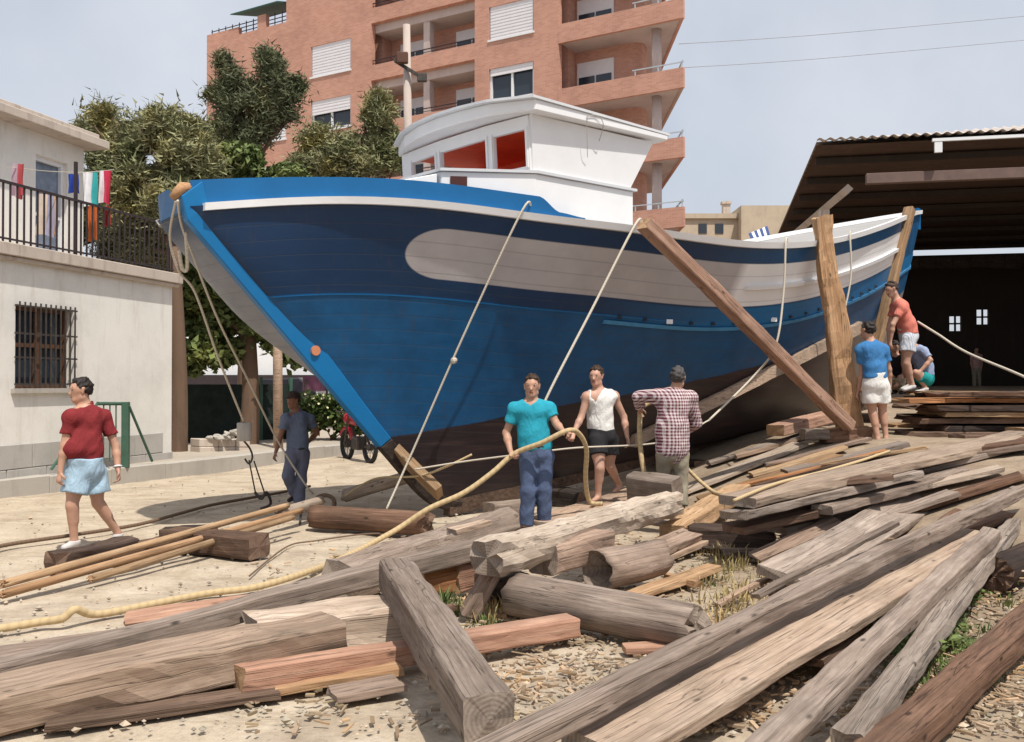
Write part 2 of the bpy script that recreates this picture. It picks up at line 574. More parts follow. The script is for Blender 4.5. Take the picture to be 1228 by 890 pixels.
while t < 10:
    for z0, z1 in ((0, .36), (.372, .72)):
        hbox(mb, (t + (.3 if z0 else 0), -.035, z0), (t + .78 + (.3 if z0 else 0), -.003, z1))
    t += .8
mb.build("stone_skirting", M['house_dado'], house, False, .006)
mb = MB(); hbox(mb, (-.14, -.14, 3.423), (10, 7, 3.6)); hbox(mb, (-.1, -.09, 3.36), (10, -.002, 3.42))
mb.build("cornice", M['cornice'], house, False, .01)
win = MB(); hbox(win, (wt0 + .02, .2, wz0 + .02), (wt1 - .02, .21, wz1 - .02)); w_o = win.build("window", M['glass'], house)
mb = MB()
for t0, t1 in ((wt0, wt0 + .07), (wt1 - .07, wt1), ((wt0 + wt1) / 2 - .04, (wt0 + wt1) / 2 + .04)):
    hbox(mb, (t0, .13, wz0), (t1, .195, wz1))
for z0 in (wz0, wz1 - .07, (wz0 + wz1) / 2): hbox(mb, (wt0 + .072, .135, z0), (wt1 - .072, .19, z0 + .06))
mb.build("frame", M['brown_wood'], w_o)
mb = MB(); hbox(mb, (wt0 - .08, -.07, wz0 - .07), (wt1 + .08, .128, wz0 - .003)); mb.build("sill", M['concrete'], w_o)
mb = MB()
for i in range(12):
    t = wt0 + .03 + i * (wt1 - wt0 - .06) / 11
    hbox(mb, (t - .009, -.06, wz0 + .02), (t + .009, -.042, wz1 + .04))
for z in (wz0 + .06, wz0 + .45, wz0 + .8, wz1 - .02): hbox(mb, (wt0 - .04, -.041, z - .012), (wt1 + .04, -.022, z + .012))
mb.build("grille", M['iron'], w_o)
mb = MB()
ut0, ut1, uz1 = .32, 1.12, 5.66
hbox(mb, (-.12, 2.0, 3.603), (ut0, 2.3, 6.05)); hbox(mb, (ut1, 2.0, 3.603), (10, 2.3, 6.05)); hbox(mb, (ut0, 2.0, uz1), (ut1, 2.3, 6.05))
hbox(mb, (-.1, 2.302, 3.603), (9.9, 7, 6.04))
mb.build("upper_wall", M['house'], house)
mb = MB(); hbox(mb, (-.35, 1.6, 6.053), (10, 7.3, 6.2)); hbox(mb, (-.25, 1.75, 6.203), (10, 7.2, 6.32))
mb.build("roof", M['cornice'], house, False, .01)
mb = MB(); hbox(mb, (ut0 + .07, 2.16, 3.63), (ut1 - .07, 2.18, uz1 - .07)); d_o = mb.build("balcony_door", paint("grey_blue_curtain", (.22, .27, .36), .7, .4, 3), house)
mb = MB()
hbox(mb, (ut0, 2.08, 3.61), (ut0 + .07, 2.15, uz1)); hbox(mb, (ut1 - .07, 2.08, 3.61), (ut1, 2.15, uz1))
hbox(mb, (ut0 + .072, 2.08, uz1 - .08), (ut1 - .072, 2.15, uz1)); hbox(mb, (ut0 + .072, 2.09, 4.6), (ut1 - .072, 2.145, 4.66))
mb.build("frame", M['white'], d_o)
rail = empty("terrace_railing", HC + Vector((0, 0, 3.6)), "dark iron railing with upright bars along the white house terrace", "railing")
mb = MB()
hbox(mb, (-.05, -.02, .86), (10, .03, .895)); hbox(mb, (-.05, -.01, .06), (10, .02, .085))
mb.build("top_rail", M['dark_metal'], rail)
mb = MB(); t = 0.0
while t < 10:
    hbox(mb, (t - .011, -.006, .005), (t + .011, .016, .86)); t += .135
mb.build("bars", M['dark_metal'], rail)
for t in (0.03, 2.5, 5, 7.5):
    mb = MB(); hbox(mb, (t - .025, .032, .003), (t + .025, .07, 1.5)); mb.build("post", M['dark_metal'], rail)

def cloth(name, label, px0, px1, py0, py1, Y, cols, cat="laundry"):
    p0, p1 = P(px0, py0, Y), P(px1, py0, Y)
    H = (py1 - py0) / F_PX * Y
    nx, nz = 10, 12
    base = (p0 + p1) / 2
    mb = MB(); ph = random.random() * 9
    for side in (0, 1):
        vs = []
        for j in range(nz + 1):
            for i in range(nx + 1):
                q = p0.lerp(p1, i / nx)
                taper = 1 - .25 * ns((i * .1, j * .1, ph), 2) * j / nz
                x = base.x + (q.x - base.x) * taper
                y = q.y + .05 * math.sin(i * 1.3 + ph + j * .15) * (.3 + j / nz) + side * .012
                vs.append((x, y, q.z - H * j / nz - .03 * math.sin(i * .7 + ph) * (j / nz)))
        fs = []; mi = []
        for j in range(nz):
            for i in range(nx):
                mb_i = min(len(cols) - 1, int(i / nx * len(cols)))
                fs.append((j * (nx + 1) + i, j * (nx + 1) + i + 1, (j + 1) * (nx + 1) + i + 1, (j + 1) * (nx + 1) + i)); mi.append(mb_i)
        n0 = len(mb.v); mb.v += vs
        for f, k in zip(fs, mi):
            mb.f.append(tuple(q + n0 for q in f)); mb.m.append(k)
    mats = [paint(name + "_fabric", c, .9, .15, 6, .1, .05) for c in cols]
    tag(mb.build(name, mats, None, True, base=base), label, cat, "laundry hung out on the terrace")
cloth("towel", "blue cloth hanging beside the terrace door", 80, 92, 208, 230, 17.0, [(.03, .06, .3)])
cloth("shirt", "white and teal garment hung at the end of the terrace", 98, 115, 206, 246, 16.9, [(.7, .7, .72), (.62, .62, .66), (.05, .35, .35)])
cloth("towel", "white and crimson towel hung at the end of the terrace", 117, 131, 204, 243, 17.2, [(.7, .66, .68), (.55, .06, .12), (.5, .04, .08)])
cloth("towel", "orange towel hanging low behind the terrace bars", 104, 116, 246, 288, 17.3, [(.45, .12, .04)])
cloth("shirt", "pinkish garment hanging at the near end of the terrace line", 14, 27, 196, 236, 15.2, [(.42, .3, .36), (.4, .08, .09)])
cloth("sheet", "pale patterned sheet hanging low behind the terrace bars", 44, 68, 232, 282, 16.5, [(.5, .42, .36), (.6, .5, .42), (.3, .3, .42), (.55, .36, .2)])
cloth("towel", "red cloth hanging low behind the terrace bars next to the orange towel", 122, 131, 247, 270, 17.5, [(.35, .05, .04)])
ln = [P(8, 200, 15.0), P(60, 205, 16.2), P(100, 206, 16.95), P(135, 203, 17.4)]
rope("clothes_line", ln, .006, M['rope_pale'], "thin washing line above the terrace railing", cat="line")

# green gate frame in front of the house
gp = P(151, 553, 15.75); gp.z = .24
gate = empty("gate_frame", gp, "green metal stand with slanting braces in front of the white house", "gate frame")
def gr(px, py, Y): return P(px, py, Y) - gp
top_ = gr(151, 482, 15.75)
mb = MB(); mb.box((-.055, -.05, 0), (.055, .05, top_.z)); mb.build("post", M['green_metal'], gate, False, .008)
mb = MB(); mb.tube([top_ - Vector((.06, 0, .03)), gr(117, 484, 15.2)], .028); mb.build("top_bar", M['green_metal'], gate)
mb = MB(); mb.tube([gr(117, 484, 15.2), gr(62, 563, 14.5)], .022); mb.build("brace", M['green_metal'], gate)
mb = MB(); mb.tube([top_ + Vector((.05, 0, -.06)), gr(183, 553, 16.4)], .022); mb.build("brace", M['green_metal'], gate)
mb = MB()
for k in (.25, .5, .75):
    q_ = (top_ - Vector((.06, 0, .03))).lerp(gr(117, 484, 15.2), k)
    mb.tube([q_, Vector((q_.x, q_.y, .12))], .012)
mb.build("bars", M['green_metal'], gate)

# low block wall, fence, white building, sign behind the bow
def blocks(name, label, px0, px1, py0, py1, Y, mat, cat="wall"):
    p0, p1 = P(px0, py1, Y), P(px1, py1, Y + .8)
    h = (py1 - py0) / F_PX * Y
    d = (p1 - p0); L = d.length; d.normalize(); n = Vector((-d.y, d.x, 0))
    mb = MB(); t = 0
    while t < L:
        w = random.uniform(.35, .5)
        for z in range(2):
            hh = h / 2 * random.uniform(.85, 1.0) if z else h / 2
            mb.obox(p0, d, n, (t, random.uniform(-.02, .02), z * h / 2 + (.003 if z else 0)), (min(t + w - .006, L), .4, z * h / 2 + hh))
        t += w
    tag(mb.build(name, mat, None, False, .015), label, cat)
blocks("block_wall", "short pale rubble wall by the trees behind the ledge", 240, 300, 526, 546, 19.3, M['cornice'])
for i, (px, py, Y, r) in enumerate(((262, 524, 19.2, .09), (274, 522, 19.4, .11), (283, 518, 19.4, .10), (252, 525, 19.2, .07))):
    bm = bmesh.new(); bmesh.ops.create_icosphere(bm, subdivisions=2, radius=r)
    for v in bm.verts: v.co *= 1 + .9 * ns(tuple(v.co * 11), 1, i * 7.7); v.co.z *= .7; v.co.x *= 1.25
    me = bpy.data.meshes.new("rubble_stone"); bm.to_mesh(me); bm.free(); me.materials.append(M['concrete'])
    o = bpy.data.objects.new("rubble_stone", me); COL.objects.link(o)
    o.location = P(px, py, Y + .3)
    tag(o, "pale stone lying on the short rubble wall behind the ledge", "stone", "stones on the rubble wall")

fence = empty("mesh_fence", P(216, 540, 22.5) * 1, "dark green screened fence behind the trees left of the bow", "fence")
f0, f1 = P(210, 540, 22.2), P(352, 533, 24)
fd = (f1 - f0); fL = fd.length; fd.z = 0; fd.normalize(); fnn = Vector((-fd.y, fd.x, 0))
fence.location = (f0.x, f0.y, .2)
mb = MB(); mb.obox((0, 0, 0), fd, fnn, (0, 0, 0), (fL, .05, 1.38))
mb.build("screen", paint("dark_green_screen", (.018, .03, .026), .85, .6, 2.5, .2), fence)
for k, t in enumerate((.1, 2.05, fL - .1)):
    mb = MB(); mb.obox((0, 0, 0), fd, fnn, (t - .04, -.08, 0), (t + .04, -.005, 1.55)); mb.build("post", M['green_metal'], fence)
wb = empty("white_building", P(285, 520, 40), "bright white low building seen under the leafy tree", "building")
wb.location.z = 0
mb = MB(); mb.box((-7, 0, 0), (4.6, 8, 4.3)); mb.build("wall", M['white'], wb)
mb = MB(); mb.box((-7.2, -.2, 4.303), (4.8, 8.2, 4.5)); mb.build("roof", M['cornice'], wb)
mb = MB(); mb.box((-7, -.3, 1.45), (4.2, -.003, 1.95)); mb.build("awning", M['dark_metal'], wb)
van = empty("parked_car", P(340, 500, 33), "dark car roof showing beside the pole behind the fence", "car")
van.location.z = .3
prof = [(-2, 0), (-2, .55), (-1.5, .75), (-.9, 1.25), (.7, 1.3), (1.3, .8), (2.0, .65), (2.05, 0)]
mb = MB(); n = len(prof)
vs = [(x, -.8, z + .2) for x, z in prof] + [(x, .8, z + .2) for x, z in prof]
mb.add(vs, [tuple(range(n)), tuple(range(2 * n - 1, n - 1, -1))] + [(i, n + i, n + (i + 1) % n, (i + 1) % n) for i in range(n)])
mb.build("body", paint("dark_car_paint", (.03, .03, .04), .3, .1, 2), van, False, .05)
for x in (-1.25, 1.25):
    for y in (-.82, .82):
        mb = MB(); mb.tube([(x, y - .08, .3), (x, y + .08, .3)], .3, 20); mb.build("wheel", M['black'], van)
sg = P(375, 463, 30)
sign = empty("roadside_sign", (sg.x, sg.y, .2), "small purple sign board showing beside the bow above the bush", "sign")
mb = MB(); mb.box((-.3, -.03, sg.z - .35), (.55, .03, sg.z + .1)); mb.build("board", paint("purple_sign", (.16, .06, .11), .5, .2, 3), sign)
for x in (-.2, .45):
    mb = MB(); mb.box((x - .03, -.08, 0), (x + .03, -.033, sg.z)); mb.build("post", M['iron'], sign)

def pole(name, label, px, py_top, py_base, Y, r0, r1, mat, lean=0):
    b = P(px, py_base, Y); b.z = .2
    t = P(px + lean, py_top, Y)
    return b, t
b0 = P(334, 520, 20.6); b0.z = .2
pl = empty("wooden_pole", b0, "plain pale pole standing behind the man in grey blue", "pole")
mb = MB(); mb.tube([(0, 0, 0), (-.02, 0, 2), (-.04, 0, 4.3)], [.105, .1, .09], 12); mb.build("shaft", M['wood_pale'], pl, True)
b1 = P(492, 300, 25.5); b1.z = 0
up = empty("utility_pole", b1, "tall pale utility pole with brown box in front of the brick flats", "utility pole")
zt = P(487, 28, 25.5).z
mb = MB(); mb.tube([(0, 0, 0), (-.03, 0, zt * .5), (-.11, 0, zt)], [.15, .12, .095], 12); mb.build("shaft", plaster("pale_pole", (.45, .38, .34), (.25, .2, .17), .5), up, True)
zc = P(487, 78, 25.5).z
mb = MB(); mb.hexa([(-.42, -.2, zc + .06), (.35, -.2, zc - .42), (.35, -.12, zc - .42), (-.42, -.12, zc + .06), (-.42, -.2, zc + .15), (.35, -.2, zc - .33), (.35, -.12, zc - .33), (-.42, -.12, zc + .15)]); mb.build("crossarm", M['iron'], up)
mb = MB(); mb.box((-.33, -.36, zc - .02), (-.04, -.21, zc + .27)); mb.build("junction_box", paint("brown_box", (.10, .045, .03), .6, .2, 5), up, False, .02)
mb = MB(); mb.box((.2, -.34, zc - .5), (.45, -.21, zc - .28)); mb.build("junction_box", M['iron'], up, False, .02)
for k, (ya, yb) in enumerate(((80, 49), (51, 20))):
    rope("overhead_cable", [P(815, ya, 39), P(1000, (ya + yb) / 2 + 3, 45), P(1300, yb - 9, 52)], .014, paint("cable_grey", (.32, .33, .35), .7, .05),
         ["lower of two thin cables crossing the sky above the shed", "upper of two thin cables crossing the sky above the shed"][k], "cables across the sky", cat="cable")

# ------------------------------------------------------------------ brick flats
AO = Vector((1.97, 41, 0))
flats = empty("apartment_building", AO, "tall orange brick block of flats with balconies behind the boat", "building")
flats.rotation_euler.z = math.atan2(-.52, .854)
def brick_mat():
    m = NT("orange_brick")
    tc = m.n("TexCoord"); sp = m.n("SeparateXYZ"); m.l(tc.outputs["Object"], sp.inputs[0])
    cb = m.n("CombineXYZ")
    m.l(m.math('ADD', sp.outputs[0], sp.outputs[1]), cb.inputs[0]); m.l(sp.outputs[2], cb.inputs[1])
    br = m.n("TexBrick")
    br.inputs["Scale"].default_value = 1.0
    br.inputs["Brick Width"].default_value = .26; br.inputs["Row Height"].default_value = .075
    br.inputs["Mortar Size"].default_value = .008
    br.inputs["Color1"].default_value = (.55, .285, .21, 1); br.inputs["Color2"].default_value = (.46, .225, .165, 1)
    br.inputs["Mortar"].default_value = (.48, .34, .27, 1)
    m.l(cb.outputs[0], br.inputs["Vector"])
    big = m.ramp(m.noise(tc.outputs["Object"], .5, 6, .7), [(.3, (.82,) * 3), (.5, (1,) * 3), (.7, (1.1,) * 3)])
    return m.set(m.mix(1, br.outputs["Color"], big, 'MULTIPLY'), .85, .1)
M['brick'] = brick_mat()
M['soffit'] = plaster("balcony_soffit", (.52, .43, .40), (.38, .3, .28), .4)
M['shutter'] = paint("white_roller_shutter", (.72, .70, .72), .5, .04, 3)
floors = [2.4 + 2.75 * k for k in range(8)]
def wall_open(mb, s0, s1, z0, z1, y0, y1, ops):
    S = sorted({s0, s1, *[max(s0, min(s1, v)) for o in ops for v in o[:2]]})
    Z = sorted({z0, z1, *[max(z0, min(z1, v)) for o in ops for v in o[2:4]]})
    for a, b in zip(S, S[1:]):
        run = None
        for c, d in zip(Z, Z[1:]):
            hole = any(o[0] <= (a + b) / 2 <= o[1] and o[2] <= (c + d) / 2 <= o[3] for o in ops)
            if hole:
                if run: mb.box((a, y0, run[0]), (b, y1, run[1])); run = None
            else:
                run = (run[0], d) if run else (c, d)
        if run: mb.box((a, y0, run[0]), (b, y1, run[1]))
ops, wins = [], []
ZT = 24.4
for k, fz in enumerate(floors):
    if fz < 4: continue
    ops.append((-10.2, -4.26, fz + .66, fz + 2.69))
    wins.append((-3.5, -1.22, fz + .63, fz + 2.1, k))
    if fz < 18: wins.append((-14.06, -11.47, fz + .72, fz + 2.25, k))
    if fz < 16: wins.append((-17.6, -15.75, fz + .66, fz + 2.15, k))
ops += [w[:4] for w in wins]
mb = MB()
wall_open(mb, -15.75, 0, 0, ZT, 0, .3, ops)
wall_open(mb, -21.6, -15.752, 0, 20.0, 0, .3, ops)
mb.box((-21.5, .9, 0), (-10.202, 9, 19.9)); mb.box((-15.6, .9, 19.903), (-10.202, 9, ZT - .1)); mb.box((-4.258, .9, 0), (-.002, 9, ZT - .1))
mb.box((-10.2, 1.6, 0), (-4.26, 9, ZT - .1))
mb.build("wall", M['brick'], flats)
for k, fz in enumerate(floors):
    if fz < 4: continue
    mb = MB(); mb.box((-10.19, .302, fz + 2.3), (-4.27, 1.59, fz + 2.66)); mb.build("ceiling", M['soffit'], flats)
    mb = MB(); mb.box((-10.19, .302, fz - .08), (-4.27, 1.59, fz)); mb.build("balcony_floor", M['soffit'], flats)
    mb = MB(); mb.box((-7.35, .35, fz + .003), (-7.0, .7, fz + 2.297)); mb.build("pillar", M['soffit'], flats)
    for s0, s1 in ((-9.6, -7.8), (-6.3, -4.5)):
        mb = MB(); mb.box((s0, 1.5, fz + .01), (s1, 1.597, fz + 2.0)); wo = mb.build("window", M['shutter'], flats)
        mb = MB(); mb.box((s0 + .08, 1.46, fz + .1), (s0 + .85, 1.497, fz + 1.5)); mb.box((s0 + .95, 1.46, fz + .1), (s1 - .08, 1.497, fz + 1.5)); mb.build("pane", M['glass'], wo)
    mb = MB()
    mb.box((-10.2, .1, fz + .9), (-4.26, .14, fz + .94)); mb.box((-10.2, .1, fz + .77), (-4.26, .13, fz + .79))
    mb.build("handrail", M['dark_metal'], flats)
for (s0, s1, z0, z1, k) in wins:
    mb = MB(); mb.box((s0 + .03, .2, z0 + .03), (s1 - .03, .24, z1 - .03)); wo = mb.build("window", M['glass'], flats)
    mb = MB()
    mb.box((s0, .1, z0), (s0 + .1, .19, z1)); mb.box((s1 - .1, .1, z0), (s1, .19, z1)); mb.box((s0 + .102, .1, z0), (s1 - .102, .19, z0 + .1))
    mb.box(((s0 + s1) / 2 - .05, .1, z0 + .102), ((s0 + s1) / 2 + .05, .19, z1))
    mb.box((s0 - .05, -.05, z0 - .08), (s1 + .05, .08, z0 - .003))
    mb.build("frame", M['white'], wo)
    drop = {(5, -3.5): 1.0, (4, -3.5): .22, (5, -14.06): 1.0, (4, -14.06): .45}.get((k, s0), [.3, 1.0, .5, .25][(k + int(-s0)) % 4])
    zb = z1 - (z1 - z0) * drop
    mb = MB(); n = max(2, int((z1 - zb) / .07))
    for q in range(n):
        za = zb + (z1 - zb) * q / n
        mb.box((s0 + .05, .045 + .012 * (q % 2), za + .002), (s1 - .05, .09, za + (z1 - zb) / n))
    mb.build("shutter", M['shutter'], wo)
slab_poly = [(0.002, 0), (5.58, 0), (1.99, 6.25), (0.002, 6.25)]
body_poly = [(0.002, 1.6), (2.6, 1.6), (2.85, 1.7), (3.0, 1.9), (3.03, 2.15), (2.95, 2.5), (1.1, 6.1), (.002, 6.1)]
mb = MB(); mb.prism(body_poly, 0, ZT - .3); mb.build("corner_wall", M['brick'], flats)
for k, fz in enumerate(floors):
    if fz < 4: continue
    mb = MB(); mb.prism(slab_poly, fz - .1, fz - .001); mb.build("balcony_slab", M['soffit'], flats)
    mb = MB(); mb.box((0.004, -.02, fz - .14), (5.6, .14, fz + .66))
    e0, e1 = Vector((5.56, .142, 0)), Vector((1.99, 6.25, 0)); ed = (e1 - e0).normalized(); en = Vector((-ed.y, ed.x, 0))
    mb.obox(e0, ed, en, (0, .0, fz - .13), (7.0, .12, fz + .2))
    mb.build("parapet", M['brick'], flats)
    mb = MB()
    mb.obox(e0, ed, en, (0, .02, fz + .95), (7, .06, fz + 1.0)); mb.obox(e0, ed, en, (0, .02, fz + .6), (7, .05, fz + .63))
    for q in range(8): mb.obox(e0, ed, en, (q * .95 + .02, .062, fz + .203), (q * .95 + .07, .1, fz + .98))
    mb.box((3.4, .0, fz + .86), (5.6, .04, fz + .9))
    for q in (3.5, 4.5, 5.5): mb.box((q, .01, fz + .663), (q + .04, .05, fz + .86))
    mb.build("railing", paint("pale_railing", (.45, .50, .54), .5, .1), flats)
    mb = MB(); mb.tube([(4.15, .75, fz + .003), (4.15, .75, fz + 2.64)], .2, 16); mb.build("column", M['soffit'], flats, True)
    mb = MB(); mb.box((.1, 1.52, fz + .05), (1.85, 1.597, fz + 2.15)); wo = mb.build("window", M['shutter'], flats)
    mb = MB(); mb.box((.2, 1.48, fz + .2), (.95, 1.517, fz + 1.5)); mb.box((1.03, 1.48, fz + .2), (1.75, 1.517, fz + 1.5)); mb.build("pane", M['glass'], wo)
# roof terrace on the left end
mb = MB(); mb.box((-21.6, 0.0, 20.003), (-19.2, .25, 20.4)); mb.build("roof_parapet", M['brick'], flats); mb = MB(); mb.box((-17.8, 0, 20.003), (-17.2, .25, 20.7)); mb.build("roof_parapet", M['brick'], flats)
mb = MB()
for z in (20.25, 20.45, 20.65): mb.box((-21.6, .3, z), (-15.76, .33, z + .04))
for q in range(12): mb.box((-21.6 + q * .52, .335, 20.003), (-21.56 + q * .52, .37, 20.8))
mb.build("roof_railing", M['dark_metal'], flats)
mb = MB(); mb.hexa([(-19.6, -.2, 21.05), (-16.2, -.2, 21.05), (-16.2, 2.5, 21.8), (-19.6, 2.5, 21.8), (-19.6, -.2, 21.1), (-16.2, -.2, 21.1), (-16.2, 2.5, 21.85), (-19.6, 2.5, 21.85)])
mb.build("awning", paint("green_awning", (.03, .11, .09), .7, .2, 3), flats)

# ------------------------------------------------------------------ cream buildings far right
M['cream'] = plaster("cream_render", (.50, .42, .32), (.36, .28, .2), .5)
cb = empty("cream_building", (13.5, 70, 0), "low cream building with chimney beyond the boat stern", "building")
q = lambda px, py: P(px, py, 70) - Vector((13.5, 70, 0))
mb = MB()
a, b = q(800, 262), q(886, 262); mb.box((a.x, 0, 0), (b.x, 8, a.z)); mb.box((a.x - .2, -.2, a.z + .003), (b.x, 8, a.z + .35))
mb.build("wall", M['cream'], cb)
a, b = q(885.5, 249), q(945, 249); mb = MB(); mb.box((a.x, -1, 0), (b.x, 9, a.z)); mb.build("stair_tower", M['cream'], cb)
a, b = q(875, 238), q(884, 238); mb = MB(); mb.box((a.x, 2, q(0, 262).z + .36), (b.x, 2.5, a.z)); mb.box((a.x - .08, 1.9, a.z + .003), (b.x + .08, 2.6, a.z + .2)); mb.build("chimney", M['cornice'], cb)
for px in (838, 858):
    a = q(px, 268); mb = MB(); mb.box((a.x, -.05, a.z - .7), (a.x + .6, -.003, a.z)); mb.build("window", M['glass'], cb)
a, b = P(903, 273, 62), P(926, 290, 62)
aw = MB(); n = 7
for i in range(n):
    x0 = a.x + (b.x - a.x) * i / n; x1 = a.x + (b.x - a.x) * (i + 1) / n - .01
    aw.hexa([(x0, 62, b.z), (x1, 62, b.z + .1), (x1, 62.08, b.z + .1), (x0, 62.08, b.z), (x0, 63, a.z - .2 + i * .07), (x1, 63, a.z - .13 + i * .07), (x1, 63.08, a.z - .13 + i * .07), (x0, 63.08, a.z - .2 + i * .07)], i % 2)
tag(aw.build("striped_awning", [paint("awning_blue", (.05, .09, .25), .8), M['white']]), "blue and white striped awning before the cream building", "awning")

# ------------------------------------------------------------------ boat shed
S0 = Vector((7.45, 23.7, 0)); SX = Vector((.979, -.204, 0)); SY = Vector((.204, .979, 0))
shed = empty("boat_shed", S0, "big dark open boat shed with corrugated roof at the stern", "shed")
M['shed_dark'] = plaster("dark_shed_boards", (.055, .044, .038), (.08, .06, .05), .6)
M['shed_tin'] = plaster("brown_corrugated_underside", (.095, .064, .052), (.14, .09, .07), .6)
M['roof_sheet'] = plaster("pale_corrugated_sheet", (.52, .46, .42), (.34, .27, .23), .6)
M['shed_beam'] = paint("brown_steel_beam", (.15, .10, .085), .7, .25, 3)
ZR, W_, D_ = 7.42, 17.0, 20.0
sv = lambda s, d, z: S0 * 0 + SX * s + SY * d + Vector((0, 0, z))
mb = MB()                                                   # corrugated front slope with a hip on the left
n = 560; rows = 6
vs = []
for i in range(n + 1):
    s = W_ * i / n
    dmax = min(3.2, s * .3 + .02)
    for j in range(rows + 1):
        d = dmax * j / rows
        vs.append(sv(s, d - .25 if j == 0 else d, ZR + .1 + d * .33 + .028 * math.sin(2 * math.pi * s / .24)))
mb.add(vs, [(i * (rows + 1) + j, (i + 1) * (rows + 1) + j, (i + 1) * (rows + 1) + j + 1, i * (rows + 1) + j + 1) for i in range(n) for j in range(rows)])
so = len(mb.v)
mb.add([sv(0, 0, ZR + .09), sv(10.6, 3.2, ZR + 1.12), sv(10.6, D_, ZR + 1.12), sv(0, D_, ZR + .09)], [(0, 1, 2, 3)])
mb.build("roof", M['roof_sheet'], shed, True)
mb = MB()                                                   # underside: sheets on purlins
n = 120
vs = []
for i in range(n + 1):
    d = D_ * i / n
    for s in (0, W_):
        vs.append(sv(s, d, ZR + .03 * math.sin(2 * math.pi * d / .5)))
mb.add(vs, [(2 * i, 2 * i + 1, 2 * i + 3, 2 * i + 2) for i in range(n)])
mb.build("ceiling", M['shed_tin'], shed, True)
for k in range(8):
    d = 1.2 + k * 2.5
    mb = MB(); mb.obox((0, 0, 0), SX, SY, (.1, d, ZR - .2), (W_, d + .12, ZR - .05)); mb.build("purlin", M['shed_dark'], shed)
mb = MB(); mb.obox((0, 0, 0), SX, SY, (1.15, -.05, 6.43), (W_, .15, 6.68)); mb.build("tie_beam", M['shed_beam'], shed, False, .01)
pA, pB = P(1018, 226, 24.6) - S0, P(948, 285, 33) - S0
mb = MB(); mb.tube([pA, pB], .13, 4); mb.build("side_beam", M['cornice'], shed)
mb = MB(); pp = P(989, 250, 25.2) - S0; mb.box((pp.x - .11, pp.y - .11, 0), (pp.x + .11, pp.y + .11, 6.1)); mb.build("post", M['cornice'], shed)
mb = MB(); mb.obox((0, 0, 0), SX, SY, (2.6, -.3, ZR - .10), (W_, -.22, ZR - .03)); mb.build("gutter", M['white'], shed)
mb = MB(); mb.obox((0, 0, 0), SX, SY, (2.65, -.29, ZR - .36), (2.82, -.21, ZR - .105)); mb.build("lamp", M['white'], shed)
mb = MB()                                                   # back wall with two windows, a strip of daylight above it
wins_ = []
for px, py in ((1146, 388), (1179, 380)):
    # solve the back plane position for this pixel
    best = min((abs((S0 + sv(s, D_, 0)).x / (S0 + sv(s, D_, 0)).y - (px - CX) / F_PX), s) for s in np.linspace(0, W_, 1700))
    s = best[1]; yy = (S0 + sv(s, D_, 0)).y
    z = CAM_Z + (HOR - py) / F_PX * yy
    wins_.append((s - .24, s + .24, z - .32, z + .32))
ops_ = wins_
S_ = sorted({-.2, W_, *[v for o in ops_ for v in o[:2]]}); 
for a, b in zip(S_, S_[1:]):
    hole = [o for o in ops_ if o[0] <= (a + b) / 2 <= o[1]]
    if hole:
        mb.obox((0, 0, 0), SX, SY, (a, D_, 0), (b, D_ + .25, hole[0][2])); mb.obox((0, 0, 0), SX, SY, (a, D_, hole[0][3]), (b, D_ + .25, ZR - .28))
    else: mb.obox((0, 0, 0), SX, SY, (a, D_, 0), (b, D_ + .25, ZR - .28))
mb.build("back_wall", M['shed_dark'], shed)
for o_ in wins_:
    mb = MB(); c = (o_[0] + o_[1]) / 2; zc = (o_[2] + o_[3]) / 2
    mb.obox((0, 0, 0), SX, SY, (c - .04, D_ + .05, o_[2]), (c + .04, D_ + .1, o_[3])); mb.obox((0, 0, 0), SX, SY, (o_[0], D_ + .11, zc - .035), (o_[1], D_ + .15, zc + .035))
    mb.build("window", M['shed_dark'], shed)
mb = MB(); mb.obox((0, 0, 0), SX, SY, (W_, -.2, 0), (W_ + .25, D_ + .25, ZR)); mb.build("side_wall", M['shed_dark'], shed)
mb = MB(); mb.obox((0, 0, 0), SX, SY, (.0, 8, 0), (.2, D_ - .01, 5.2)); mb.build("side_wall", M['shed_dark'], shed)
mb = MB()                                                   # sagging boards hanging below the far eave
for k in range(22):
    s = 3.0 + k * .62
    mb.obox((0, 0, 0), SX, SY, (s, D_ - 4 + .04 * (k % 3), 6.1 + random.uniform(-.06, .06)), (s + .6, D_ - 3.9 + .04 * (k % 3), 6.5 + random.uniform(0, .1)))
mb.build("hanging_boards", M['wood_dark'], shed)

# ------------------------------------------------------------------ trees
def leafmat(name, c, var=.35):
    m = NT(name)
    g = m.n("NewGeometry")
    v = m.coords()
    col = m.ramp(g.outputs["Random Per Island"], [(0, scl(c, 1 - var)), (.5, c), (1, scl(c, 1 + var))])
    tint = m.ramp(m.noise(v, .9, 4, .6), [(.35, (.75, .82, .7)), (.5, (1, 1, 1)), (.68, (1.3, 1.12, .8))])
    m.set(m.mix(1, col, tint, 'MULTIPLY'), .65, .15)
    return m.mat
M['bark'] = plaster("pine_bark", (.16, .105, .075), (.07, .05, .04), .7)
M['pine'] = leafmat("pine_needles", (.23, .23, .125))
M['pine_dark'] = leafmat("dark_pine_needles", (.135, .145, .085))
M['leaf'] = leafmat("broad_leaves", (.13, .165, .06))
M['leaf_bush'] = leafmat("bush_leaves", (.065, .095, .03))

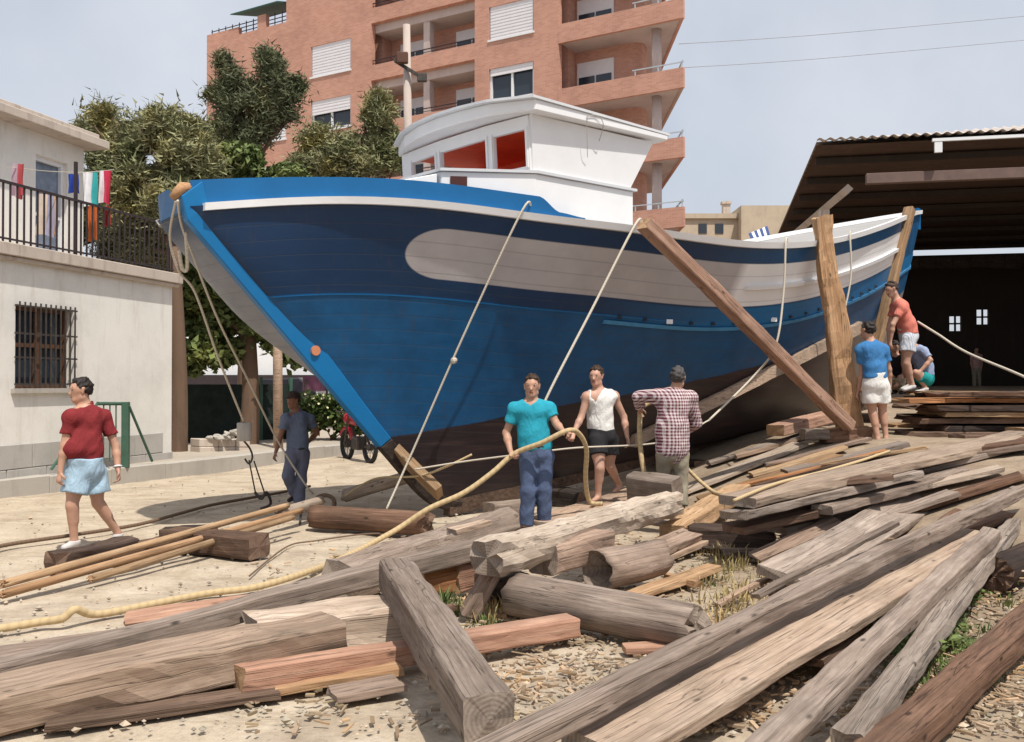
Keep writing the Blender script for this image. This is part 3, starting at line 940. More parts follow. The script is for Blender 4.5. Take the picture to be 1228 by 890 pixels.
def foliage_mesh(name, lobes, kind, mat, parent, base, dens=1.0, size=1.0):
    V, Fc = [], []
    for (c, rad, n) in lobes:
        c = np.array(c); rad = np.array(rad)
        vol = float(np.prod(rad)) ** (1 / 3)
        ncl = max(14, int(48 * (vol / .9) ** 1.8 * dens)); n = int(n * (3.2 if kind == 'pine' else 2.2))
        d = rng.normal(size=(ncl, 3)); d /= np.linalg.norm(d, axis=1)[:, None]
        rr = rng.random(ncl) ** .45 * rng.uniform(.8, 1.16, ncl)
        cl = c + d * rad * rr[:, None]
        crad = rng.choice([.11, .16, .24, .36], ncl) * rng.uniform(.8, 1.2, ncl) * max(.55, vol) * .9
        per = max(12, int(n / ncl))
        for q in range(ncl):
            pts = cl[q] + rng.normal(size=(per, 3)) * crad[q] * (np.array([.85, .85, .9]) if kind == 'pine' else np.array([1, 1, .62]))
            ax = rng.normal(size=(per, 3)); ax[:, 2] = ax[:, 2] * .6 + (.35 if kind == 'pine' else 0)
            ax /= np.linalg.norm(ax, axis=1)[:, None]
            sd = np.cross(ax, rng.normal(size=(per, 3))); sd /= np.linalg.norm(sd, axis=1)[:, None]
            L = rng.uniform(.7, 1.3, per)[:, None] * size * (.19 if kind == 'pine' else .085)
            Wd = rng.uniform(.7, 1.2, per)[:, None] * size * (.022 if kind == 'pine' else .05)
            if kind == 'pine':
                a = pts - sd * Wd; b = pts + sd * Wd; e = pts + ax * L
                k = len(V) * 0 + sum(len(x) for x in V)
                V.append(np.stack([a, b, e], 1).reshape(-1, 3))
                Fc.append((np.arange(per * 3).reshape(-1, 3) + k, 3))
            else:
                nr = np.cross(ax, sd)
                a = pts - ax * L; b = pts + sd * Wd + nr * .01; e = pts + ax * L; f = pts - sd * Wd + nr * .01
                k = sum(len(x) for x in V)
                V.append(np.stack([a, b, e, f], 1).reshape(-1, 3))
                Fc.append((np.arange(per * 4).reshape(-1, 4) + k, 4))
    Vn = np.concatenate(V) - np.array(base)
    faces = []
    for f, s in Fc: faces.extend(map(tuple, f.tolist()))
    me = bpy.data.meshes.new(name)
    me.from_pydata(Vn.tolist(), [], faces)
    me.materials.append(mat)
    o = bpy.data.objects.new(name, me); COL.objects.link(o); o.parent = parent
    return o

def tree(name, label, base, trunk_r, lobes, kind, mat, n_per=2600, size=1.0, dens=1.0, group=None, lean=0.0, fork=.5, cat="tree"):
    base = Vector(base)
    root = empty(name, base, label, cat, group)
    tops = [Vector(l[0]) - base for l in lobes]
    hi = max(t.z for t in tops)
    fk = Vector((lean, 0, hi * fork))
    mb = MB()
    tr = spline([(0, 0, -.1), (lean * .3 + .05, 0, fk.z * .4), fk], 5)
    mb.tube(tr, [trunk_r * (1.25 - .5 * i / (len(tr) - 1)) for i in range(len(tr))], 12)
    mb.build("trunk", M['bark'], root, True)
    mb = MB()
    for t in tops:
        mid = fk.lerp(t, .5) + Vector((random.uniform(-.2, .2), random.uniform(-.2, .2), -.15))
        pts = spline([fk + Vector((0, 0, -.15)), mid, t], 5)
        mb.tube(pts, [trunk_r * (.38 - .3 * i / (len(pts) - 1)) for i in range(len(pts))], 8)
        for _ in range(6):
            d = Vector((random.gauss(0, 1), random.gauss(0, 1), random.gauss(.3, .6))).normalized()
            l = [l for l in lobes if (Vector(l[0]) - base - t).length < .01][0]
            mb.tube(spline([mid.lerp(t, random.random()), t + Vector((d.x * l[1][0], d.y * l[1][1], d.z * l[1][2])) * .8], 3), .02, 5)
    mb.build("limbs", M['bark'], root, True)
    foliage_mesh("crown", [(l[0], l[1], l[2] if len(l) > 2 else n_per) for l in lobes], kind, mat, root, base, dens, size)
    return root

def L_(px, py, Y, rx, rz, n=2600, dy=0, ry=None):
    k = Y / F_PX
    return (tuple(P(px, py, Y + dy)), (rx * k * .8, (ry or rx) * k * .8, rz * k * .8), n)
gb = lambda px, Y: (P(px, 500, Y).x, Y, .1)
tree("pine_tree", "tall dark pine rising in front of the brick flats", gb(292, 29), .2,
     [L_(280, 92, 29, 20, 34, 1500), L_(272, 130, 29, 22, 22, 1200), L_(332, 88, 29, 18, 32, 1300), L_(336, 118, 29, 22, 18, 1100), L_(300, 145, 29, 46, 24, 2600), L_(285, 168, 29, 42, 20, 2400), L_(268, 160, 29, 30, 16, 1400), L_(302, 108, 29, 15, 12, 500), L_(256, 112, 29, 12, 10, 350), L_(354, 102, 29, 12, 12, 350), L_(318, 66, 29, 10, 14, 300), L_(266, 74, 29, 9, 13, 300), L_(346, 138, 29, 14, 9, 350), L_(298, 122, 28.6, 24, 9, 600)], 'pine', M['pine_dark'], size=1.1, fork=.68)
tree("pine_tree", "broad olive pine beside the white house terrace", gb(213, 19.6), .17,
     [L_(190, 160, 20.3, 50, 36, 3000), L_(148, 190, 20.6, 44, 40, 2600), L_(225, 200, 20.2, 42, 46, 3000), L_(185, 235, 20.5, 60, 42, 3200), L_(205, 250, 19.7, 30, 40, 2400), L_(168, 285, 20.6, 42, 38, 2400), L_(120, 150, 21, 34, 28, 1400), L_(212, 150, 20.5, 34, 24, 1400), L_(240, 180, 20.5, 26, 24, 1200)], 'pine', M['pine'], lean=-.1, fork=.6)
tree("pine_tree", "dark shady pine behind the terrace railing", gb(150, 24), .2,
     [L_(150, 275, 24, 50, 45, 3600), L_(190, 290, 24, 40, 42, 3000), L_(115, 255, 24, 45, 38, 2400), L_(170, 240, 25, 55, 30, 2600), L_(165, 330, 24.5, 60, 40, 2600), L_(140, 215, 25, 50, 30, 2400)], 'pine', M['pine_dark'])
tree("round_tree", "rounded green tree just above the boat bow", gb(290, 25.5), .14,
     [L_(285, 195, 25.5, 42, 26, 5200), L_(335, 210, 25.5, 32, 18, 2600), L_(240, 215, 25.5, 34, 20, 2600)], 'leaf', M['leaf'], size=1.3)
tree("pine_tree", "sparse pale olive pine between the tall dark pine and the utility pole", gb(425, 28), .16,
     [L_(385, 175, 28, 34, 26, 2600), L_(452, 140, 28, 28, 34, 2300), L_(430, 185, 28, 46, 28, 3200), L_(472, 180, 28, 26, 32, 2200), L_(400, 200, 28, 50, 20, 2600), L_(365, 200, 28, 30, 22, 1800)], 'pine', M['pine'], size=1.15)
tree("leafy_tree", "leafy dark green tree with thick trunk under the bow", gb(298, 22), .2,
     [L_(285, 345, 22, 50, 36, 5200), L_(250, 385, 22, 34, 40, 3600), L_(330, 390, 22, 46, 34, 4200), L_(235, 430, 21.5, 16, 24, 900), L_(355, 420, 22, 20, 16, 900), L_(270, 420, 22, 26, 22, 900), L_(300, 300, 22, 46, 30, 3200), L_(222, 350, 21.6, 24, 40, 2200), L_(216, 305, 21.6, 22, 34, 1800)], 'leaf', M['leaf'], size=1.35, fork=.62)
tree("flowering_bush", "bush with pale blossoms behind the man in grey blue", gb(398, 23.5), .05,
     [L_(380, 500, 23.5, 18, 20, 1500), L_(402, 490, 23.5, 22, 22, 1800), L_(425, 505, 23.5, 18, 18, 1500), L_(445, 500, 24, 22, 24, 1500)], 'leaf', M['leaf_bush'], size=1.2, fork=.3, cat="bush")
fb = bpy.data.objects["flowering_bush"]
V, Fq = [], []
for i in range(150):
    px, py = random.uniform(365, 455), random.uniform(472, 515)
    c = P(px, py, 23.3 + random.uniform(-.45, .3)) - fb.location
    d1 = Vector((random.gauss(0, 1), random.gauss(0, 1), random.gauss(0, 1))).normalized(); d2 = d1.orthogonal().normalized()
    r = .035
    k = len(V); V += [c + d1 * r, c + d2 * r, c - d1 * r, c - d2 * r]; Fq.append((k, k + 1, k + 2, k + 3))
mb = MB(); mb.add(V, Fq); mb.build("blossoms", paint("pale_yellow_petals", (.6, .56, .33), .7), fb)
# ================================================================== THE BOAT
TH = R(40)
BF = Vector((-0.87, 11.8, 0.1))                       # forefoot of the stem
BD = Vector((math.cos(TH), math.sin(TH), 0))          # aft
BN = Vector((math.sin(TH), -math.cos(TH), 0))         # towards the camera side
U0, U1 = -3.14, 11.6                                  # stem head and sternpost
KS = .118                                             # the keel climbs the slip
def BW(u, v, z): return Vector((BF.x + BD.x * u + BN.x * v, BF.y + BD.y * u + BN.y * v, z))
def interp(tab, x):
    if x <= tab[0][0]: return tab[0][1]
    for (a, fa), (b, fb) in zip(tab, tab[1:]):
        if x <= b: return fa + (fb - fa) * (x - a) / (b - a)
    return tab[-1][1]
def cinterp(tab, x):
    """smooth version of interp"""
    w = .22
    return sum(interp(tab, x + d * w) * k for d, k in ((-2, 1), (-1, 2), (0, 3), (1, 2), (2, 1))) / 9
def half_sheer(u, side=1):
    if side < 0 and u < 4:
        k = max(0.0, (u - U0) / (4 - U0))
        return .05 + 2.1 * (1 - (1 - k) ** 5) ** .25
    return cinterp([(U0 - .4, .0), (U0, .06), (-2.3, .33), (-1.5, .64), (-.5, 1.03), (.5, 1.38), (1.5, 1.7), (2.5, 1.96), (4, 2.15), (5, 2.14), (6, 2.02), (7.5, 1.68), (9, 1.14), (10, .7), (10.8, .36), (11.3, .18), (11.6, .07), (12, .05)], u)
SHEER_PX = [(205, 248), (245, 246), (300, 241), (400, 236), (500, 240), (560, 247), (625, 257), (690, 265), (760, 272), (800, 279), (850, 287), (900, 293), (950, 294), (1000, 288), (1040, 277), (1070, 266), (1100, 253)]
def sheer_z_raw(u):
    p = BW(u, half_sheer(u), 0)
    return CAM_Z + (HOR - interp(SHEER_PX, CX + F_PX * p.x / p.y)) / F_PX * p.y
_us = [U0 + (U1 - U0) * i / 60 for i in range(61)]
SHEER = [(u, sheer_z_raw(u)) for u in _us]
# fair the line
for _ in range(6):
    zs = [z for _, z in SHEER]
    SHEER = [(u, zs[i] if i in (0, 60) else (zs[i - 1] + 2 * zs[i] + zs[i + 1]) / 4) for i, (u, _) in enumerate(SHEER)]
def sheer_z(u): return interp(SHEER, u)
STEM_H = SHEER[0][1] - BF.z
def keel_z(u):
    if u < 0.35:
        zl = BF.z - u * STEM_H / (-U0)                 # straight raked stem
        if u > -.45:                                   # rounded forefoot
            k = (u + .45) / .8
            zs = BF.z + .45 * STEM_H / (-U0) * (1 - k) ** 2 + KS * max(0, u) * .6
            return zs
        return zl
    z = BF.z + KS * u
    if u > 9.2:                                        # counter rising to the sternpost
        z += (sheer_z(U1) - .3 - BF.z - KS * U1) * ((u - 9.2) / (U1 - 9.2)) ** 1.6
    return z
def sect(u, t):
    """half breadth fraction at height fraction t"""
    p = interp([(-3.2, .34), (-2.4, .55), (-1.5, .95), (-.6, 1.0), (.5, 1.0), (1.6, .95), (3, .8), (5, .5), (7, .42), (9, .5), (10.5, .6), (11.6, .5)], u)
    hollow = interp([(-2.6, 0), (-1.7, .3), (-.8, .42), (.5, .45), (1.4, .35), (2.6, .12), (4, 0), (7, .05), (9, .15), (11, 0)], u)
    a = t ** p
    b = t ** (p * 2.1)
    return a * (1 - hollow) + b * hollow
def hull_pt(u, t, side=1):
    zk, zs = keel_z(u), sheer_z(u)
    b = half_sheer(u, side)
    kb = .055
    f_ = sect(u, t)
    if side < 0 and u < .6: f_ = f_ + (t ** .2 - f_) * smooth((-1.0 - u) / 1.2)
    v = kb + (b - kb) * f_ if b > kb else b * f_
    return v, zk + (zs - zk) * t
ZB = [(-3.3, .93), (-.9, .96), (1, 1.24), (3.3, 1.6), (5.2, 2.0), (8, 2.6), (11, 3.45), (11.6, 3.7)]
def hull_out(u, dist_below, off=0.0):
    """point on the camera-side shell a given distance below the sheer"""
    zs, zk = sheer_z(u), keel_z(u)
    t = max(0.0, min(1.0, 1 - dist_below / (zs - zk)))
    v, z = hull_pt(u, t)
    return BW(u, v + off, z)

boat = empty("fishing_boat", BF, "large blue and white wooden fishing boat hauled up on land", "boat")
NU, NTT = 120, 40
ulist = []
for i in range(NU + 1):
    k = i / NU
    ulist.append(U0 + (U1 - U0) * (k * .75 + .25 * (.5 - .5 * math.cos(math.pi * k))))
def hull_mesh():
    m = NT("hull_paint")
    uva = m.n("UVMap"); uva.uv_map = "station"
    uvb = m.n("UVMap"); uvb.uv_map = "bottom"
    sa = m.n("SeparateXYZ"); m.l(uva.outputs[0], sa.inputs[0])
    sb = m.n("SeparateXYZ"); m.l(uvb.outputs[0], sb.inputs[0])
    u, D = sa.outputs[0], sa.outputs[1]
    E = sb.outputs[1]
    v = m.coords()
    nz = m.noise(v, 2.5, 6, .65)
    streak = m.noise(m.coords(scale=(.6, .6, 7)), 2.2, 6, .7)
    def band(x, lo, hi, soft=.012):
        a = m.math('MULTIPLY', m.math('SUBTRACT', x, lo), 1 / soft, True)
        b = m.math('MULTIPLY', m.math('SUBTRACT', hi, x), 1 / soft, True)
        return m.math('MULTIPLY', a, b)
    blue = m.ramp(nz, [(.3, (.002, .050, .135)), (.5, (.003, .066, .175)), (.72, (.005, .084, .215))])
    blue = m.mix(m.ramp(streak, [(.5, (0, 0, 0)), (.75, (.35,) * 3)]), blue, (.008, .10, .25))
    # shade under the bow flare, painted into the forward topsides as darker blue
    flare_shade = m.math('MULTIPLY', band(D, -.1, .99, .02), m.math('MULTIPLY', m.math('SUBTRACT', 4.2, u), .7, True))
    col = m.mix(m.math('MULTIPLY', flare_shade, .85), blue, (.004, .022, .068))
    # scuffs, drips and chalky patches in the old coat
    drip = m.noise(m.coords(scale=(3.5, 3.5, .35)), 2.4, 6, .7)
    col = m.mix(m.ramp(drip, [(.56, (0, 0, 0)), (.72, (.38,) * 3)]), col, (.05, .045, .05))
    scuf = m.noise(m.coords(scale=(1, 1, 4)), 7, 8, .8)
    col = m.mix(m.ramp(scuf, [(.66, (0, 0, 0)), (.72, (.35,) * 3)]), col, (.25, .3, .36))
    # long pale panel: rounded at its forward end, primed grey forward, white aft
    du = m.math('SUBTRACT', m.math('SUBTRACT', -.5, u), 0)
    dd = m.math('SUBTRACT', D, .515)
    cap = m.math('SQRT', m.math('ADD', m.math('POWER', m.math('MULTIPLY', m.math('MAXIMUM', du, 0.0), .62), 2.0), m.math('POWER', dd, 2.0)))
    panel = m.math('MULTIPLY', m.math('SUBTRACT', .275, cap), 80, True)
    panel = m.math('MULTIPLY', panel, m.math('MULTIPLY', m.math('SUBTRACT', 10.55, m.math('ADD', u, m.math('MULTIPLY', D, .5))), 60, True))
    grey = m.ramp(nz, [(.3, (.36, .335, .345)), (.7, (.43, .41, .415))])
    wht = m.ramp(nz, [(.3, (.74, .74, .75)), (.7, (.8, .8, .81))])
    gw = m.mix(m.math('MULTIPLY', m.math('SUBTRACT', u, 3.35), 6, True), grey, wht)
    col = m.mix(panel, col, gw)
    # lighter band under the panel, aft
    lt = m.math('MULTIPLY', band(D, .8, 1.08, .02), m.math('MULTIPLY', m.math('SUBTRACT', u, 1.5), .4, True))
    col = m.mix(m.math('MULTIPLY', lt, .75), col, (.008, .15, .36))
    # the port side turns grey below the rail
    port_grey = m.math('MULTIPLY', sb.outputs[0], m.math('MULTIPLY', m.math('SUBTRACT', D, .16), 5, True))
    col = m.mix(port_grey, col, m.ramp(nz, [(.3, (.15, .16, .20)), (.7, (.21, .22, .26))]))
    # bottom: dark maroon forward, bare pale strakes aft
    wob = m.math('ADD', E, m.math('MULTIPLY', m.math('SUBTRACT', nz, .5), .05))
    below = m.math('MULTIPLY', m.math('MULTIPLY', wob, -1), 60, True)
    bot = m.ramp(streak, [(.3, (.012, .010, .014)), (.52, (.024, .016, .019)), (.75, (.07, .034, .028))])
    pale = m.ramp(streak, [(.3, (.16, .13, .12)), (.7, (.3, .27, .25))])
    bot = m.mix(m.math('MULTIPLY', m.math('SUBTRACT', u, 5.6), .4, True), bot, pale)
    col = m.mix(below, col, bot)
    # faint plank seams follow the sheer
    seam = m.math('FRACT', m.math('MULTIPLY', D, 6.2))
    sm = m.math('MULTIPLY', m.math('SUBTRACT', .06, m.math('ABSOLUTE', m.math('SUBTRACT', seam, .5))), 16, True)
    col = m.mix(m.math('MULTIPLY', sm, .3), col, scl((.5, .5, .5), .1))
    hh = m.math('SUBTRACT', m.math('MULTIPLY', nz, .5), m.math('MULTIPLY', sm, .25))
    m.bump(hh, .25, .012)
    mat = m.set(col, m.ramp(streak, [(.3, (.36,) * 3), (.7, (.52,) * 3)]), .4)
    mb = MB(); info = []
    for side in (1, -1):
        vs = []
        for uu in ulist:
            for j in range(NTT + 1):
                t = (j / NTT) ** 1.25
                vv, z = hull_pt(uu, t, side)
                vs.append(BW(uu, side * vv, z) - BF)
                info.append((uu, sheer_z(uu) - z, z - cinterp(ZB, uu)))
        q = NTT + 1
        fs = []
        for i in range(NU):
            for j in range(NTT):
                f = (i * q + j, (i + 1) * q + j, (i + 1) * q + j + 1, i * q + j + 1)
                fs.append(f if side == 1 else f[::-1])
        mb.add(vs, fs)
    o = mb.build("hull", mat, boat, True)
    me = o.data
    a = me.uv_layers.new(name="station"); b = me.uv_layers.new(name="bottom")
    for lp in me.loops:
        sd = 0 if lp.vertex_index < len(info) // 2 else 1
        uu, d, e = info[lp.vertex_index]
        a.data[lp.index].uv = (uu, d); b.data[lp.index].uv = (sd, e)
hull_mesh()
# deck inside the sheer
mb = MB(); vs = []
for uu in ulist:
    b = max(.02, half_sheer(uu) - .03); b2 = max(.02, half_sheer(uu, -1) - .03)
    vs += [BW(uu, b, sheer_z(uu) - .06) - BF, BW(uu, -b2, sheer_z(uu) - .06) - BF]
mb.add(vs, [(2 * i, 2 * i + 2, 2 * i + 3, 2 * i + 1) for i in range(NU)])
mb.build("deck", paint("grey_deck", (.35, .34, .33), .7), boat, True)
def strip(name, u_a, u_b, dtop, dbot, thick, mat, sides=(1, -1), n=90, top_prof=None, inset=.0):
    """a raised rail following the shell between two distances below the sheer"""
    o = None
    mb = MB()
    for side in sides:
        vs = []
        for i in range(n + 1):
            uu = u_a + (u_b - u_a) * i / n
            dt = top_prof(uu) if top_prof else dtop
            for dd, off in ((dt, -inset), (dt, thick), (dbot, thick), (dbot, -inset)):
                zs, zk = sheer_z(uu), keel_z(uu)
                t = max(0., min(1.0, 1 - max(dd, 0) / (zs - zk)))
                vv, z = hull_pt(uu, t, side)
                if dd < 0: z = zs - dd
                vs.append(BW(uu, side * max(.01, vv + off), z) - BF)
        fs = []
        for i in range(n):
            for k in range(4):
                fs.append((i * 4 + k, i * 4 + (k + 1) % 4, (i + 1) * 4 + (k + 1) % 4, (i + 1) * 4 + k))
        fs += [(0, 1, 2, 3), (n * 4 + 3, n * 4 + 2, n * 4 + 1, n * 4)]
        mb.add(vs, fs)
    return mb.build(name, mat, boat, False)
M['hullblue'] = M['blue']
M['railwhite'] = M['white']
strip("sheer_rail", U0 + .12, U1 - .03, -.02, .055, .055, M['white'], inset=.04)
def bul_top(uu):
    base = -.235
    if uu < 0.42: return base + .03 * smooth((uu + 3.2) / 1.5) - .03
    if uu < .68: return (base) * (1 - smooth((uu - .42) / .26) * .66)
    return base * .34 + .03 * smooth((uu - .68) / .3)
strip("bulwark", U0 + .01, .98, -.235, .03, -.02, M['blue'], top_prof=bul_top, inset=.1)
strip("moulding", 3.6, 9.4, .52, .575, .05, M['white'], sides=(1, -1))
strip("rub_rail", 1.7, U1 - .25, 1.05, 1.095, .028, paint("light_blue_rub_rail", (.05, .22, .42), .5, .2, 6))
strip("plank_seam", U0 + .8, 2.6, .985, 1.0, .008, M['blue'])
# small scupper plugs along the rub rail
for k in range(17):
    mb = MB()
    uu = 1.9 + k * .36
    p = hull_out(uu, 1.0, .006) - BF
    s = .022 if k not in (2, 7) else .04
    mb.box((p.x - s, p.y - .03, p.z - s * .7), (p.x + s, p.y + .03, p.z + s * .7), 0)
    mb.build("scupper", M['white'] if k % 5 == 2 else M['black'], boat)
# stem: blue above, bare dark wood at the foot
def stem_piece(name, prof, mat):
    mb = MB(); vs = []; n = len(prof)
    for u_, z_ in prof:
        fw = .11; aft = .12 - .085 * smooth((u_ + 2.3) / 1.6)
        for du, dz, vv in ((-fw * .75, -fw * .66, .055), (aft, aft * .85, .10), (.06, .05, -.06), (-fw * .75, -fw * .66, -.055)):
            vs.append(BW(u_ + du, vv, z_ + dz) - BF)
    mb.add(vs, [(i * 4 + k, i * 4 + (k + 1) % 4, (i + 1) * 4 + (k + 1) % 4, (i + 1) * 4 + k) for i in range(n - 1) for k in range(4)] + [(3, 2, 1, 0), (n * 4 - 4, n * 4 - 3, n * 4 - 2, n * 4 - 1)])
    mb.build(name, mat, boat, False, .01)
stem_piece("stem", [(U0 + .0, keel_z(U0) + .17)] + [(u, keel_z(u)) for u in np.linspace(U0 + .06, -.80, 20)], paint("bright_azure", (.006, .15, .38), .35, .08, 2))
stem_piece("stem_foot", [(u, keel_z(u)) for u in np.linspace(-.797, .25, 12)], M['wood_dark'])
zt = keel_z(U0) + .2
mb = MB()
mb.tube([BW(U0 - .15, -.02, zt - .12) - BF, BW(U0 - .05, 0, zt - .01) - BF, BW(U0 + .08, .02, zt + .01) - BF], [.04, .065, .04], 8)
mb.build("stem_head", M['wood_tan'], boat, True)
p = P(360, 400, 0)
uq = -1.62
pq = BW(uq, .0, 0)
mb = MB(); c = BW(-1.74, .05, 1.96) - BF
mb.tube([c, c + BN * .05], .055, 14); mb.build("hawse_hole", paint("orange_primer_spot", (.5, .2, .1), .7), boat)
# keel and sternpost
mb = MB(); vs = []
us = list(np.linspace(.1, 10.2, 40))
for u_ in us:
    zk = BF.z + KS * u_
    for vv, z in ((.07, zk - .12), (.07, max(keel_z(u_), zk) + .06), (-.07, max(keel_z(u_), zk) + .06), (-.07, zk - .12)):
        vs.append(BW(u_, vv, z) - BF)
n = len(us)
mb.add(vs, [(i * 4 + k, i * 4 + (k + 1) % 4, (i + 1) * 4 + (k + 1) % 4, (i + 1) * 4 + k) for i in range(n - 1) for k in range(4)] + [(0, 1, 2, 3), (n * 4 - 1, n * 4 - 2, n * 4 - 3, n * 4 - 4)])
mb.build("keel", M['wood_brown'], boat)
mb = MB(); vs = []
for z in np.linspace(sheer_z(U1) - .35, sheer_z(U1) + .06, 6):
    for du, vv in ((-.08, .09), (.07, .07), (.07, -.07), (-.08, -.09)): vs.append(BW(U1 + du, vv, z) - BF)
mb.add(vs, [(i * 4 + k, i * 4 + (k + 1) % 4, (i + 1) * 4 + (k + 1) % 4, (i + 1) * 4 + k) for i in range(5) for k in range(4)] + [(20, 21, 22, 23), (3, 2, 1, 0)])
mb.build("sternpost", M['blue'], boat)
mb = MB()
mb.hexa([BW(9.55, .05, 1.42) - BF, BW(10.5, .05, 1.5) - BF, BW(10.5, -.05, 1.5) - BF, BW(9.55, -.05, 1.42) - BF,
         BW(9.5, .05, 2.35) - BF, BW(10.35, .05, 3.0) - BF, BW(10.35, -.05, 3.0) - BF, BW(9.5, -.05, 2.35) - BF])
mb.build("rudder", paint("maroon_rudder", (.10, .045, .035), .7), boat)

# trunk cabin and wheelhouse, in the boat's frame (u, v, z)
bp = lambda u, v, z: BW(u, v, z) - BF
def bprism(mb, lo, hi, mi=0):
    n = len(lo)
    v = [bp(*p) for p in lo] + [bp(*p) for p in hi]
    f = [tuple(range(n - 1, -1, -1)), tuple(range(n, 2 * n))] + [(i, (i + 1) % n, n + (i + 1) % n, n + i) for i in range(n)]
    return mb.add(v, f, mi)
zl = 4.03
plan = [(2.02, 1.3), (.4, 1.3), (-.5, .71), (-.53, -.71), (.4, -1.3), (2.02, -1.3)]
def zdk(u): return sheer_z(u) - .05
mb = MB(); bprism(mb, [(u, v, zdk(u)) for u, v in plan], [(u, v, zl - .035) for u, v in plan])
# sloping fore trunk down to the deck
fore = [(-.535, .68), (-1.75, .2), (-1.75, -.2), (-.535, -.68)]
bprism(mb, [(u, v, zdk(-.6) - .05) for u, v in fore], [(-.535, .68, zl - .06), (-1.75, .2, zl - .38), (-1.75, -.2, zl - .38), (-.535, -.68, zl - .06)])
mb.build("cabin", M['white'], boat, False, .008)
mb = MB()
out = [(2.06, 1.335), (.4, 1.335), (-.53, .73), (-.56, -.73), (.4, -1.335), (2.06, -1.335)]
bprism(mb, [(u, v, zl - .032) for u, v in out], [(u, v, zl) for u, v in out])
mb.build("ledge", paint("grey_white_trim", (.55, .57, .6), .5, .06), boat)
mb = MB(); a, b = Vector((.4, 1.3, 0)), Vector((-.5, .71, 0))
d = (a - b).normalized()
q0 = b + d * .10; q1 = b + d * .29
nn = Vector((-d.y, d.x, 0)); nn = nn if nn.y > 0 else -nn
vs = []
for off in (.004, .02):
    for q_, z in ((q0, 3.75), (q1, 3.75), (q1, 3.94), (q0, 3.94)):
        vs.append(bp(q_.x + nn.x * off, q_.y + nn.y * off, z))
mb.hexa(vs); mb.build("port_window", paint("dark_red_opening", (.06, .015, .012), .5), boat)

ze, zr = 4.56, 4.79
# side walls (raked aft end); the port one is open above the sill
for side, zz, ut in ((1, ze + .1, (2.36, .31)), (-1, zl + .14, (2.1, .34))):
    mb = MB()
    vs = []
    for off in (0, -.045):
        for u, v, z in ((.36, 1.29, zl + .003), (1.98, 1.29, zl + .003), (ut[0], 1.33, zz), (ut[1], 1.33, zz)):
            vs.append(bp(u, side * (v + off), z))
    mb.hexa(vs); mb.build("side_wall", M['white'], boat)
def fu(v): return .24 + .08 * (abs(v) / 1.25) ** 2          # front wall bows slightly forward
openings = [(.72, 1.245), (-.30, .60), (-1.0, -.42)]
def fpiece(mb, v0, v1, z0, z1, th=.05):
    vs = []
    for off in (0, th):
        for v, z in ((v0, z0), (v1, z0), (v1, z1), (v0, z1)):
            rake = (z - zl) * -.06
            vs.append(bp(fu(v) + rake + off, v, z))
    mb.hexa(vs)
mb = MB()
zb_, zt_ = zl + .05, 4.5
cuts = [-1.285] + [c for o_ in sorted(openings) for c in o_] + [1.285]
for i in range(0, len(cuts), 2): fpiece(mb, cuts[i], cuts[i + 1], zl + .003, ze + .09)
for a, b in openings:
    fpiece(mb, a, b, zl + .003, zb_); fpiece(mb, a, b, zt_, ze + .09)
mb.build("front_wall", M['white'], boat)
for (a, b) in openings:
    for v in (a - .03, b + .004):
        mb = MB(); fpiece(mb, v, v + .026, zb_ - .02, zt_ + .02, -.02)
        mb.build("window_jamb", M['white'], boat)
mb = MB(); bprism(mb, [(2.0, 1.24, zl + .01), (2.0, -1.24, zl + .01), (1.94, -1.24, zl + .01), (1.94, 1.24, zl + .01)],
                  [(2.33, 1.24, ze + .08), (2.33, -1.24, ze + .08), (2.27, -1.24, ze + .08), (2.27, 1.24, ze + .08)])
mb.build("aft_wall", M['white'], boat)
mb = MB()
for side in (1,):
    mb.hexa([bp(u, side * (v + off), z) for off in (-.05, -.07) for u, v, z in ((.38, 1.29, zl + .008), (1.9, 1.29, zl + .008), (2.25, 1.33, ze + .09), (.36, 1.33, ze + .09))])
mb.hexa([bp(u, v, z) for u in (1.55, 1.58) for v, z in ((-1.2, zl + .008), (1.2, zl + .008), (1.2, ze + .09), (-1.2, ze + .09))])
mb.hexa([bp(u, v, z) for z in (ze + .03, ze + .06) for u, v in ((.4, -1.2), (1.6, -1.2), (1.6, 1.2), (.4, 1.2))])
mb.hexa([bp(u, v, z) for z in (zl + .006, zl + .02) for u, v in ((.4, -1.2), (1.6, -1.2), (1.6, 1.2), (.4, 1.2))])
mb.build("red_interior", M['red'], boat)
def roof_plan(k, drop=0):
    fr = [(.30, 1.45), (.08, .9), (.02, .45), (0, 0), (.03, -.45), (.14, -.9), (.36, -1.36)]
    return [(u - .06 * k, v * (1 + .02 * k)) for u, v in fr] + [(2.5 + .04 * k, -1.36), (2.5 + .04 * k, 1.42)]
mb = MB(); rp = roof_plan(1)
bprism(mb, [(u, v, ze + .1 + .02 * (1 - (v / 1.45) ** 2) + (.035 if u > 2 else 0)) for u, v in rp], [(u, v, zr + .04 * (1 - (v / 1.45) ** 2) - (.03 if u > 2 else 0)) for u, v in rp])
mb.build("roof", M['white'], boat, False, .012)
mb = MB(); rp = roof_plan(2)
bprism(mb, [(u, v, zr + .042 * (1 - (v / 1.45) ** 2) - (.028 if u > 2 else 0)) for u, v in rp], [(u, v, zr + .03 + .042 * (1 - (v / 1.45) ** 2) - (.028 if u > 2 else 0)) for u, v in rp])
mb.build("roof_edge", paint("pale_grey_trim", (.6, .62, .65), .5, .06), boat)
mb = MB(); c = bp(.25, -.95, zr + .1); mb.tube([c + Vector((0, 0, -.05)), c, c + Vector((0, 0, .03)), c + Vector((0, 0, .05))], [.03, .11, .12, .05], 14)
mb.build("roof_light", M['blue'], boat, True)
